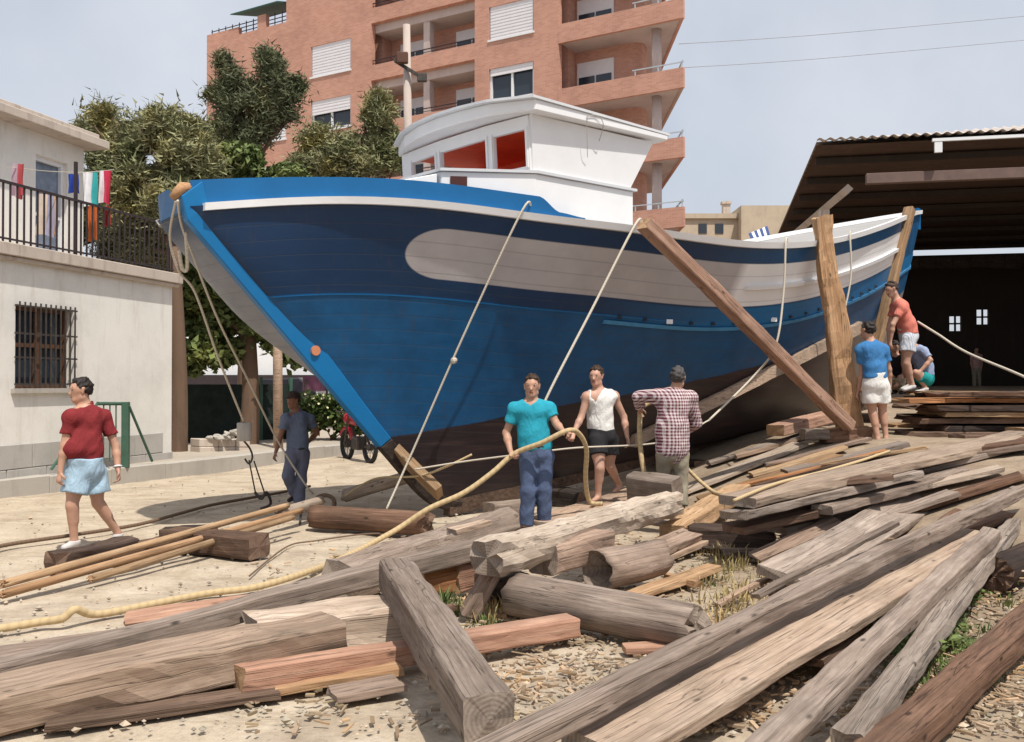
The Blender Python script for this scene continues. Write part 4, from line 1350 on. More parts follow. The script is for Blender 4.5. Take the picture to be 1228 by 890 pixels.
mb = MB(); mb.tube(spline([bp(1.05, 1.47, zr - .06), bp(1.2, 1.475, zr - .02), bp(1.32, 1.47, zr - .1), bp(1.36, 1.36, zr - .28)], 5), .005, 6)
mb.tube(spline([bp(1.05, 1.47, zr - .06), bp(1.1, 1.42, zr - .3), bp(1.18, 1.345, zr - .5)], 5), .004, 6)
mb.build("cable", M['concrete'], boat)

# bilge keel: a pale timber along the turn of the bilge, aft
mb = MB(); vs = []; n = 24
us = np.linspace(2.9, 7.2, n)
for u_ in us:
    best = None
    for t in np.linspace(.05, .8, 150):
        vv, z = hull_pt(u_, t); p = BW(u_, vv, z)
        px, py = CX + F_PX * p.x / p.y, HOR - F_PX * (z - CAM_Z) / p.y
        e = abs(py - (484 - (px - 842) * .50))
        if best is None or e < best[0]: best = (e, vv, z)
    for dv, dz in ((-.05, -.09), (.12, -.10), (.10, .06), (-.05, .09)): vs.append(BW(u_, best[1] + dv, best[2] + dz) - BF)
mb.add(vs, [(i * 4 + k, i * 4 + (k + 1) % 4, (i + 1) * 4 + (k + 1) % 4, (i + 1) * 4 + k) for i in range(n - 1) for k in range(4)] + [(3, 2, 1, 0), (n * 4 - 4, n * 4 - 3, n * 4 - 2, n * 4 - 1)])
mb.build("bilge_keel", M['wood_pale'], boat)
# ================================================================== TIMBERS, LOGS, PLANKS
PILE = "old timbers strewn over the yard"
# --- lower left of the yard
beam("long_beam", "very long thin grey beam running from the lower left to the rotten log", G(8, 804, .14), G(582, 656, .33), .17, .13, 'wood_grey', ext=1.0, group=PILE)
beam("rotten_log", "bleached rotten log lying behind the very long thin beam", G(405, 698, .10), G(604, 634, .20), .34, .34, 'wood_grey', group=PILE, round_=.42, rough=.04, taper=1.15, ragged=.1)
beam("squared_beam", "massive pale squared beam in the lower left corner", G(104, 822, .12), G(402, 757, .18), .36, .2, 'wood_pale', ext=1.2, group=PILE, rough=.03, ragged=.06)
beam("squared_beam", "short thick bleached beam with shadowed end beside the cracked beam", G(300, 764, .12), G(468, 745, .14), .40, .24, 'wood_pale', group=PILE, rough=.035, ragged=.08)
beam("squared_beam", "low worn beam between the massive pale beam and the very long thin beam", G(15, 792, .06), G(255, 752, .07), .32, .12, 'wood_grey', ext=0.8, group=PILE, rough=.03)
beam("pink_beam", "straight pinkish sawn beam passing under the cracked beam", G(285, 812, .09), G(688, 749, .10), .17, .12, 'wood_pink', ext=0.0, group=PILE)
beam("cracked_beam", "thick cracked grey beam pointing at the camera over the pink beam", G(492, 716, .34), G(588, 862, .27), .21, .22, 'wood_grey', ext=0.6, group=PILE, rough=.018, warp=.004, ragged=.03)
beam("board", "small pale board end sticking out below the pink beam", G(330, 822, .03), G(476, 800, .05), .22, .045, 'wood_tan', group=PILE)
beam("wood_block", "orange freshly split block behind the cracked beam", G(500, 697, .15), G(538, 690, .15), .20, .26, 'wood_orange', group=PILE, rough=.02)
beam("wood_block", "reddish split block behind the cracked beam next to the grey leaning post", G(540, 692, .14), G(566, 686, .14), .2, .24, 'wood_pink', group=PILE, rough=.02)
beam("leaning_post", "short grey post leaning against the rotten beam", G(592, 684, .32), G(562, 736, .03), .14, .12, 'wood_grey', group=PILE, rough=.02)
beam("wood_block", "dark block in shadow under the near end of the rotten beam", G(578, 706, .1), G(625, 700, .1), .25, .2, 'wood_dark', group=PILE)
beam("wood_scrap", "grey broken board in the bottom edge left of the cracked beam", G(400, 832, .03), G(478, 818, .03), .2, .04, 'wood_grey', group=PILE)
# --- centre
beam("rotten_beam", "long rotten tan beam lying in front of the man in turquoise", G(584, 668, .44), G(806, 603, .40), .26, .24, 'wood_pale', group=PILE, rough=.035, round_=.3, ragged=.09)
log("hollow_log", "short log with a rotten ragged hollow end facing the camera", G(716, 684, .2), G(792, 668, .22), .155, .14, 'wood_grey', group=PILE, rough=.14, hollow=True)
beam("wood_block", "grey sawn block wedged above the hollow log", G(650, 672, .3), G(722, 652, .33), .26, .22, 'wood_grey', group=PILE, rough=.02)
log("grey_log", "big smooth grey log lying in front of the hollow log", G(618, 712, .17), G(836, 752, .16), .15, .13, 'wood_grey', group=PILE, rough=.07)
beam("slab", "wide bleached slab under the feet of the man in the white vest", G(655, 632, .09), G(800, 585, .17), .62, .13, 'wood_pale', group=PILE, rough=.025, ragged=.1)
beam("upright_block", "upright grey block standing between the two men holding rope", P(757, 586, 10.9), P(812, 594, 10.55), .22, .36, 'wood_grey', roll=14, group=PILE, rough=.02)
beam("board", "thin tan board behind the big smooth grey log", G(752, 716, .05), G(856, 680, .06), .15, .05, 'wood_tan', group=PILE)
beam("board", "short red board end under the long crossing beam", G(748, 777, .03), G(850, 772, .04), .13, .04, 'wood_pink', group=PILE)
beam("plank", "grey plank leaning behind the hollow log towards the man in checks", G(735, 680, .10), G(830, 640, .15), .22, .06, 'wood_grey', roll=12, group=PILE)
beam("plank", "thin grey plank lying behind the hollow log beside the charred block", G(780, 672, .05), G(850, 648, .08), .12, .05, 'wood_pale', group=PILE)
beam("wood_block", "pale block lying behind the legs of the man in turquoise", G(585, 613, .08), G(632, 610, .08), .3, .2, 'wood_grey', group=PILE, rough=.03)
beam("charred_block", "short charred block in front of the plank pile", G(826, 642, .12), G(928, 646, .12), .26, .21, 'wood_dark', group=PILE, rough=.03, ragged=.07)
beam("lath", "thin straight lath lying on the soil below the charred block", G(866, 661, .06), G(1000, 663, .09), .11, .06, 'wood_grey', group=PILE)
# --- lower right
beam("crossing_beam", "long grey beam crossing over the wide planks at lower right", G(722, 834, .27), G(1222, 590, .62), .125, .09, 'wood_grey', ext=1.0, group=PILE, bow=.02)
beam("wide_plank", "wide weathered plank with cut grey end above the crossing beam", G(938, 694, .14), G(1130, 582, .5), .42, .075, 'wood_grey', roll=14, group=PILE, bow=-.02)
beam("wide_plank", "widest pale plank at lower right below the crossing beam", G(838, 828, .17), G(1172, 640, .40), .34, .06, 'wood_pale', roll=6, ext=0.8, group=PILE)
log("round_pole", "round pole with sawn end poking out under the crossing beam", G(796, 832, .1), G(968, 722, .19), .062, .062, 'wood_pale', group=PILE, rough=.04)
beam("squared_rail", "straight squared rail lying right of the widest pale plank", G(1010, 808, .24), G(1186, 640, .42), .13, .10, 'wood_grey', roll=8, ext=1.2, group=PILE)
beam("squared_rail", "weathered rail beside the green weeds at lower right", G(1058, 836, .15), G(1214, 628, .36), .125, .10, 'wood_grey', roll=-6, ext=0.6, group=PILE, rough=.02)
beam("dark_beam", "thick dark beam in the lower right corner beyond the weeds", G(1126, 840, .12), G(1250, 728, .2), .17, .14, 'wood_brown', ext=0.9, group=PILE)
log("dark_log", "dark round log end at the right edge", G(1192, 688, .2), G(1275, 655, .25), .13, .14, 'wood_dark', group=PILE)
beam("wood_chunk", "small dark chunk at the foot of the wide weathered plank", G(935, 690, .06), G(962, 676, .08), .1, .07, 'wood_dark', group=PILE)
beam("plank", "plank half hidden beneath the widest pale plank", G(900, 800, .09), G(1095, 690, .2), .3, .06, 'wood_grey', group=PILE)
beam("plank", "short brown plank under the far end of the crossing beam", G(1130, 640, .35), G(1218, 612, .42), .25, .06, 'wood_brown', group=PILE)
# --- the plank pile
PP = "planks heaped below the boat"
beam("pile_plank", "top broad plank of the heap with reddish cut end", G(882, 602, .56), G(1228, 522, .98), .40, .085, 'wood_pale', group=PP, rough=.02)
beam("pile_plank", "second plank of the heap just under the top broad plank", G(878, 617, .46), G(1090, 568, .68), .32, .075, 'wood_grey', roll=-4, group=PP, rough=.02)
beam("pile_plank", "long plank on the near edge of the heap towards the right", G(985, 612, .44), G(1228, 545, .78), .22, .08, 'wood_grey', group=PP, rough=.02)
beam("pile_plank", "dark lowest plank at the near corner of the heap", G(878, 634, .31), G(1010, 606, .44), .3, .07, 'wood_brown', group=PP, rough=.02)
beam("pile_plank", "short broken plank lying across the middle of the heap", G(1008, 578, .66), G(1070, 572, .72), .2, .05, 'wood_brown', group=PP, rough=.02)
beam("pile_plank", "low plank on the near side half buried under the heap", G(930, 634, .25), G(1190, 578, .52), .25, .07, 'wood_grey', group=PP, rough=.02)
beam("pile_beam", "tan squared beam at the left end of the heap by the man in checks", G(806, 640, .13), G(886, 588, .32), .26, .17, 'wood_tan', group=PP, rough=.02)
beam("pile_plank", "yellowish plank at the back left of the heap", GT(838, 598, 0.05), GT(1005, 546, 0.06), .32, .045, 'wood_tan', group=PP)
beam("pile_plank", "bright orange tinted plank across the back of the heap", GT(864, 588, 0.08), GT(1062, 540, 0.09), .26, .045, 'wood_orange', group=PP)
beam("pile_plank", "long sandy plank between the orange plank and the top broad plank", GT(868, 602, 0.09), GT(1120, 541, 0.1), .30, .05, 'wood_tan', group=PP)
beam("pile_plank", "far pale plank of the heap close to the shadow of the hull", GT(795, 598, 0.04), GT(960, 532, 0.04), .30, .05, 'wood_pale', group=PP)
beam("pile_plank", "grey plank on the right of the heap by the green weeds", GT(1080, 570, 0.06), GT(1235, 530, 0.06), .25, .06, 'wood_grey', group=PP)
beam("pile_plank", "thin strip of plank lying low on the right near the weeds", G(1090, 592, .46), G(1225, 556, .68), .14, .05, 'wood_brown', group=PP)
beam("pile_plank", "short yellow board end at the right edge near the weeds", GT(1185, 580, 0.04), GT(1230, 571, 0.04), .16, .04, 'wood_tan', group=PP)
# --- stacked planks by the stern
lay = ['wood_brown', 'wood_dark', 'wood_brown', 'wood_tan', 'wood_dark', 'wood_pink', 'wood_brown']
names = ["lowest", "second lowest", "third lowest", "middle", "third highest", "second highest", "highest"]
SG = "planks stacked beside the stern"
zt_stack = 1.49
for r, (yy, wrd) in enumerate(((13.75, "front row"), (14.5, "middle row"), (15.25, "back row"))):
    for k in range(7):
        th = .082
        z = zt_stack - .045 - (6 - k) * (th + .012) + random.uniform(-.008, .008)
        x0 = (1084 - CX) / F_PX * yy + random.uniform(-.15, .5) + (.0 if k < 6 else .1)
        ln_ = random.uniform(3.0, 4.2)
        y0 = yy + random.uniform(-.07, .07)
        beam("stacked_plank", f"{names[k]} plank in the {wrd} of the stack beside the stern", (x0, y0, z), (x0 + ln_, y0 + ln_ * random.uniform(.0, .22), z + random.uniform(-.01, .02)),
             random.uniform(.5, .68), th * random.uniform(.7, 1.05), lay[(k + 2 * r) % 7] if not (r == 0 and k == 5) else 'wood_orange', group=SG, rough=.02, ragged=.14, roll=random.uniform(-1.5, 1.5))
beam("stacked_plank", "short orange plank end jutting from the front of the stack", (6.9, 13.3, .93), (8.3, 13.45, .95), .5, .12, 'wood_tan', group=SG, rough=.02)
beam("stacked_plank", "loose dark plank leaning low against the front of the stack", (6.0, 13.1, .86), (7.4, 13.3, .9), .4, .08, 'wood_brown', group=SG, rough=.02)
# --- props and cradle round the boat
beam("shore_prop", "massive rough timber prop standing upright against the boat side", P(1016, 516, 13.15), P(991, 262, 13.3), .34, .22, 'wood_tan', group="timber props holding the boat", rough=.05, taper=.62, roll=90, bow=.05, warp=.05, ragged=.06)
beam("shore_prop", "long squared timber prop slanting down from the boat rail", P(772, 268, 10.9), P(1018, 510, 12.95), .17, .15, 'wood_pink', group="timber props holding the boat", rough=.012)
beam("shore_prop", "pale slender prop leaning against the boat stern", P(1036, 470, 15.9), P(1092, 250, 16.9), .17, .13, 'wood_tan', group="timber props holding the boat")
beam("red_plank", "dark red plank lying under the stern beside the props", P(930, 516, 13.6), P(994, 500, 14.4), .3, .16, 'wood_pink', group="timbers under the hull")
beam("wood_block", "rough block at the foot of the upright prop", P(985, 522, 13.2), P(1045, 519, 13.2), .4, .18, 'wood_brown', group="timbers under the hull", rough=.03)
beam("wood_block", "small block left of the foot of the upright prop", P(962, 520, 13.1), P(990, 520, 13.1), .25, .14, 'wood_grey', group="timbers under the hull", rough=.03)
for k, (u_, lab) in enumerate(((1.9, "nearest the bow"), (4.2, "amidships"), (6.6, "below the wheelhouse end of the hull"), (9.2, "nearest the stern"))):
    a = BW(u_, .6, 0); b = BW(u_, -.6, 0); zk = BF.z + KS * u_ - .12
    g = terrain(a.x, a.y) - .05
    beam("keel_block", f"dark keel block {lab}", (a.x, a.y, (zk + g) / 2), (b.x, b.y, (zk + g) / 2), .35, max(.08, zk - g), 'wood_dark', group="timbers under the hull")
beam("stem_plank", "short light plank leaning on the foot of the stem", P(477, 541, 11.35), P(528, 590, 11.1), .25, .10, 'wood_tan', roll=-40, rough=.01)
log("roller_log", "round brown roller log lying before the stem", G(376, 619, .14), G(514, 628, .14), .125, .125, 'wood_brown', rough=.05)
log("strut_log", "pale strut lying from the stem foot towards the rope ring", G(414, 594, .16), P(496, 570, 12.0), .085, .075, 'wood_pale', rough=.06)
# --- left: black timbers and thin poles
beam("black_timber", "black tarred timber under the feet of the man in red", G(68, 674, .09), G(152, 656, .1), .26, .19, 'wood_dark', group="dark timbers by the poles", rough=.03, ragged=.09)
beam("black_timber", "small dark timber behind the thin poles", G(196, 641, .08), G(258, 639, .09), .3, .15, 'wood_dark', group="dark timbers by the poles", rough=.03)
beam("black_timber", "brown sawn timber lying under the thin poles", G(205, 646, .10), G(312, 655, .12), .26, .21, 'wood_brown', group="dark timbers by the poles", rough=.02)
beam("black_timber", "worn pale timber between the black tarred timber and the poles", G(130, 668, .06), G(215, 648, .06), .3, .12, 'wood_brown', group="dark timbers by the poles", rough=.03)
TP = "thin poles on the ground at left"
log("thin_pole", "uppermost of the thin tan poles lying on the ground at left", G(5, 700, .13), G(345, 606, .28), .032, .03, 'wood_tan', group=TP, rough=.03)
log("thin_pole", "middle of the thin tan poles lying on the ground at left", G(5, 712, .06), G(362, 612, .24), .034, .03, 'wood_tan', group=TP, rough=.03)
log("thin_pole", "lowest of the thin tan poles lying on the ground at left", G(110, 694, .06), G(352, 620, .22), .03, .03, 'wood_tan', group=TP, rough=.03)
log("thin_pole", "pale end of a thicker pole by the rope ring", G(335, 616, .2), G(385, 600, .22), .06, .055, 'wood_pale', group=TP, rough=.03)

beam("pile_plank", "sandy board at the back of the heap in front of the upright prop", GT(900, 568, 0.05), GT(1012, 536, 0.05), .34, .04, 'wood_tan', group=PP)
beam("pile_plank", "pale grey board between the yellowish plank and the tan squared beam", GT(850, 612, 0.05), GT(985, 560, 0.05), .28, .045, 'wood_pale', group=PP)
beam("pile_plank", "greyish board at the back of the heap below the feet of the young man", GT(940, 566, 0.1), GT(1085, 532, 0.06), .36, .05, 'wood_grey', group=PP)
beam("pile_plank", "narrow brown lath lying on the sandy boards of the heap", GT(905, 583, 0.15), GT(1050, 546, 0.13), .07, .035, 'wood_brown', group=PP)
beam("pile_plank", "rough slab edge in the shadow line along the hull", GT(850, 556, 0.05), GT(965, 522, 0.05), .22, .05, 'wood_grey', group=PP, rough=.03)
beam("pile_plank", "brown board on the right end of the heap under the stack", GT(1070, 552, 0.1), GT(1232, 524, 0.08), .3, .04, 'wood_brown', group=PP, rough=.02)

# --- broken pieces between the big timbers
SCR = "broken pieces between the timbers"
for lab, p0, p1, w, h, mt, rl in (
    ("splintered grey offcut just left of the orange split block", (470, 690, .05), (505, 676, .06), .09, .05, 'wood_grey', 10),
    ("short brown offcut lying before the orange split block", (492, 742, .04), (548, 728, .04), .08, .04, 'wood_brown', 0),
    ("thin reddish slat lying right of the leaning grey post", (600, 738, .03), (668, 716, .05), .06, .03, 'wood_pink', 0),
    ("small grey wedge propped under the big smooth grey log", (655, 748, .05), (690, 742, .05), .1, .07, 'wood_grey', 0),
    ("brown split stick lying on the soil between red board and crossing beam", (770, 796, .04), (880, 752, .05), .05, .035, 'wood_brown', 0),
    ("pale split stick on the straw beside the dry grass", (860, 724, .04), (925, 690, .08), .05, .03, 'wood_pale', 0),
    ("thin grey batten resting across the wide weathered plank", (905, 715, .16), (1075, 628, .42), .06, .04, 'wood_grey', 0),
    ("dark strip of bark by the charred block", (842, 656, .05), (905, 668, .05), .1, .03, 'wood_dark', 0),
    ("narrow brown batten lying between the widest pale plank and the squared rail", (980, 790, .12), (1130, 672, .26), .07, .05, 'wood_brown', 0),
    ("thin orange batten lying on the soil left of the charred block", (765, 660, .05), (826, 628, .12), .06, .04, 'wood_orange', 0),
    ("grey broken board leaning on the near side of the plank heap", (905, 668, .06), (1000, 622, .34), .16, .04, 'wood_grey', 20),
    ("thin dark batten at the foot of the plank heap", (930, 652, .1), (1075, 610, .3), .06, .05, 'wood_dark', 0),
    ("pale offcut lying on the rotten log behind the turquoise man", (540, 640, .38), (585, 626, .4), .1, .05, 'wood_pale', 0),
    ("brown plank lying on the ground behind the squared rails", (1085, 655, .3), (1180, 598, .42), .14, .045, 'wood_brown', 0),
    ("small tan offcut beside the hollow log", (800, 690, .05), (838, 700, .05), .07, .05, 'wood_tan', 0),
    ("reddish broken board lying against the massive pale beam", (150, 742, .18), (330, 716, .2), .14, .04, 'wood_pink', 18)):
    beam("wood_scrap", lab, G(*p0), G(*p1), w, h, mt, roll=rl, group=SCR, rough=.015, ragged=.06, warp=.02)

for lab, p0, p1, h0, h1, w, h, mt in (
    ("grey plank lying on the sand in front of the stack", (1065, 560), (1240, 534), .06, .05, .3, .05, 'wood_grey'),
    ("dark plank on the sand below the stack at the right edge", (1110, 548), (1245, 528), .10, .08, .24, .05, 'wood_brown'),
    ("bleached plank between the top broad plank and the right weeds", (1020, 600), (1200, 562), .12, .06, .26, .05, 'wood_pale'),
    ("tan strip lying across the planks below the feet of the young man", (985, 556), (1110, 536), .16, .12, .1, .035, 'wood_tan'),
    ("brown plank sloping down from the right end of the heap", (1090, 612), (1225, 570), .06, .05, .22, .05, 'wood_brown'),
    ("pale broken plank in the shade before the red plank", (880, 548), (975, 520), .06, .05, .2, .05, 'wood_pale'),
    ("narrow grey plank close to the block at the foot of the prop", (920, 556), (1040, 526), .09, .06, .14, .04, 'wood_grey'),
    ("dark short plank sticking out of the near side of the heap", (940, 646), (1030, 622), .10, .12, .2, .05, 'wood_dark'),
    ("weathered plank crossing the low middle of the heap", (1000, 640), (1140, 590), .08, .12, .2, .05, 'wood_grey')):
    beam("pile_plank", lab, GT(*p0, h0), GT(*p1, h1), w, h, mt, group=PP, rough=.02, ragged=.07)
beam("squared_beam", "short pale beam lying left of the massive pale squared beam", G(-20, 846, .06), G(150, 790, .1), .26, .14, 'wood_pale', group=PILE, rough=.03, ragged=.08)
beam("board", "thin brown board lying on the sand before the massive pale beam", G(60, 866, .03), G(330, 826, .03), .16, .04, 'wood_brown', group=PILE, rough=.015)
# ================================================================== PEOPLE
def surface_nets(F, org, h):
    S = F < 0
    nx, ny, nz = F.shape
    cnt = np.zeros((nx - 1, ny - 1, nz - 1), np.int8)
    offs = [(i, j, k) for i in (0, 1) for j in (0, 1) for k in (0, 1)]
    for (i, j, k) in offs: cnt += S[i:nx - 1 + i, j:ny - 1 + j, k:nz - 1 + k]
    act = (cnt > 0) & (cnt < 8)
    idx = np.argwhere(act)
    vid = np.full(act.shape, -1, np.int64); vid[act] = np.arange(len(idx))
    corner = {o: F[idx[:, 0] + o[0], idx[:, 1] + o[1], idx[:, 2] + o[2]] for o in offs}
    acc = np.zeros((len(idx), 3)); n = np.zeros(len(idx))
    for a in offs:
        for ax in range(3):
            if a[ax]: continue
            b = list(a); b[ax] = 1; b = tuple(b)
            fa, fb = corner[a], corner[b]
            m = (fa < 0) != (fb < 0)
            t = np.where(m, fa / np.where(m, fa - fb, 1), 0)
            p = np.tile(np.array(a, float), (len(idx), 1)); p[:, ax] += t
            acc[m] += p[m]; n[m] += 1
    V = (idx + acc / n[:, None]) * h + org
    faces = []
    def emit(ax):
        sl0 = [slice(None)] * 3; sl1 = [slice(None)] * 3
        sl0[ax] = slice(0, -1); sl1[ax] = slice(1, None)
        A, B = S[tuple(sl0)], S[tuple(sl1)]
        e = np.argwhere(A != B)
        o1, o2 = [d for d in range(3) if d != ax]
        ok = (e[:, o1] > 0) & (e[:, o2] > 0) & (e[:, o1] < F.shape[o1] - 1) & (e[:, o2] < F.shape[o2] - 1)
        e = e[ok]
        inside = A[e[:, 0], e[:, 1], e[:, 2]]
        def g(d1, d2):
            q = e.copy(); q[:, o1] -= d1; q[:, o2] -= d2
            return vid[q[:, 0], q[:, 1], q[:, 2]]
        Q = np.stack([g(1, 1), g(0, 1), g(0, 0), g(1, 0)], 1)
        flip = inside if ax != 1 else ~inside
        Q[~flip] = Q[~flip][:, ::-1]
        faces.append(Q)
    for ax in range(3): emit(ax)
    return V, np.concatenate(faces)

class SDF:
    def __init__(self, prims_pts, h, pad=.14):
        pts = np.array(prims_pts)
        self.lo = pts.min(0) - pad; self.h = h
        self.n = np.ceil((pts.max(0) + pad - self.lo) / h).astype(int) + 1
        self.ax = [self.lo[i] + h * np.arange(self.n[i]) for i in range(3)]
        self.F = np.full(tuple(self.n), 1.0, np.float32)
    def block(self, lo, hi):
        i0 = [max(0, int((lo[i] - self.lo[i]) / self.h)) for i in range(3)]
        i1 = [min(self.n[i], int((hi[i] - self.lo[i]) / self.h) + 2) for i in range(3)]
        if any(b <= a for a, b in zip(i0, i1)): return None
        sl = tuple(slice(a, b) for a, b in zip(i0, i1))
        X, Y, Z = np.meshgrid(*[self.ax[i][sl[i]] for i in range(3)], indexing='ij')
        return sl, np.stack([X, Y, Z], -1).astype(np.float32)
    @staticmethod
    def cone(Pt, a, b, ra, rb, fl=()):
        a, b = np.array(a, np.float32), np.array(b, np.float32)
        d = b - a; L2 = max(1e-9, d @ d)
        q = Pt - a
        t = np.clip((q @ d) / L2, 0, 1)
        r = ra + (rb - ra) * t
        df = q - t[..., None] * d
        for axis, f in fl:
            axis = np.array(axis, np.float32)
            df = df + (df @ axis)[..., None] * axis * (f - 1)
        return np.linalg.norm(df, axis=-1) - r
    def add(self, a, b, ra, rb, k=.03, fl=(), cuts=()):
        m = max(ra, rb) + k + .02
        blk = self.block(np.minimum(a, b) - m * 1.15, np.maximum(a, b) + m * 1.15)
        if blk is None: return
        sl, Pt = blk
        d = self.cone(Pt, a, b, ra, rb, fl)
        for (p, nrm) in cuts: d = np.maximum(d, (Pt - np.array(p, np.float32)) @ np.array(nrm, np.float32))
        f = self.F[sl]
        hh = np.clip(.5 + .5 * (f - d) / k, 0, 1)
        self.F[sl] = f * (1 - hh) + d * hh - k * hh * (1 - hh)
    def sub(self, a, b, ra, rb, k=.012):
        m = max(ra, rb) + k + .02
        blk = self.block(np.minimum(a, b) - m, np.maximum(a, b) + m)
        if blk is None: return
        sl, Pt = blk
        d = -self.cone(Pt, a, b, ra, rb)
        f = self.F[sl]
        hh = np.clip(.5 - .5 * (f - d) / k, 0, 1)
        self.F[sl] = f * (1 - hh) + d * hh + k * hh * (1 - hh)
    def cut(self, p, nrm):
        sl, Pt = self.block(self.lo - 1, self.lo + self.n * self.h + 1)
        self.F = np.maximum(self.F, ((Pt - np.array(p, np.float32)) @ np.array(nrm, np.float32)).astype(np.float32))
    def wrinkle(self, amp, f, seed):
        sl, Pt = self.block(self.lo - 1, self.lo + self.n * self.h + 1)
        x, y, z = Pt[..., 0], Pt[..., 1], Pt[..., 2]
        w = np.sin(f * (x * .8 + .6 * z) + 2.2 * np.sin(f * .37 * (z - x) + seed) + seed) + .7 * np.sin(f * 1.7 * (z * .9 - y * .7 - x * .3) + 1.6 * np.sin(f * .5 * x) + seed * 2)
        self.F = self.F + (amp * w).astype(np.float32)
    def mesh(self, name, mat, parent, base):
        V, Q = surface_nets(self.F, self.lo, self.h)
        me = bpy.data.meshes.new(name)
        me.from_pydata((V - np.array(base)).tolist(), [], Q.tolist())
        me.polygons.foreach_set("use_smooth", [True] * len(Q))
        me.materials.append(mat)
        o = bpy.data.objects.new(name, me); COL.objects.link(o); o.parent = parent
        return o

def skinmat(name, c):
    m = NT(name)
    f = m.noise(m.coords(), 7, 5, .6)
    m.bump(m.noise(m.coords(), 60, 3), .1, .004)
    return m.set(m.ramp(f, [(.3, scl(c, .82)), (.5, c), (.72, (min(1, c[0] * 1.1), c[1] * 1.02, c[2]))]), .5, .3)
def clothmat(name, c, kind="plain", c2=(1, 1, 1), freq=40):
    m = NT(name)
    v = m.coords()
    f = m.noise(v, 9, 5, .6)
    base = m.ramp(f, [(.3, scl(c, .85)), (.55, c), (.75, scl(c, 1.12))])
    if kind != "plain":
        sp = m.n("SeparateXYZ"); m.l(v, sp.inputs[0])
        def st(sock, fr, th):
            return m.math('LESS_THAN', m.math('FRACT', m.math('MULTIPLY', sock, fr)), th)
        hsum = m.math('ADD', sp.outputs[0], m.math('MULTIPLY', sp.outputs[1], .8))
        if kind == "check":
            a, b = st(hsum, freq, .5), st(sp.outputs[2], freq, .5)
            base = m.mix(m.math('MULTIPLY', m.math('ADD', a, b), .5), base, c2)
        elif kind == "stripe_v": base = m.mix(st(hsum, freq, .4), base, c2)
        elif kind == "rib": base = m.mix(m.math('MULTIPLY', st(sp.outputs[2], freq, .4), .35), base, c2)
    fold = m.noise(m.coords(scale=(1, 1, .55), rot=(.3, .4, 0)), 13, 3, .55, 1.2)
    m.bump(m.math("ADD", fold, m.math("MULTIPLY", m.noise(v, 160, 2), .04)), .55, .03)
    return m.set(base, .9, .08)

SKIN = skinmat("tanned_skin", (.45, .262, .185)); SKIN_D = skinmat("dark_tanned_skin", (.26, .125, .08)); SKIN_L = skinmat("sunburnt_skin", (.49, .29, .215))
HAIR = paint("dark_hair", (.018, .013, .012), .6, .3, 30, .3); HAIR_B = paint("brown_hair", (.05, .028, .018), .6, .3, 30, .3); HAIR_G = paint("greying_hair", (.06, .055, .055), .6, .4, 30, .3)
EYE = paint("dark_eyes", (.02, .014, .012), .2); LIP = paint("lips", (.25, .075, .06), .5); BROW = HAIR
def A(v): return np.array(v, float)
def unit(v): v = A(v); return v / (np.linalg.norm(v) + 1e-9)

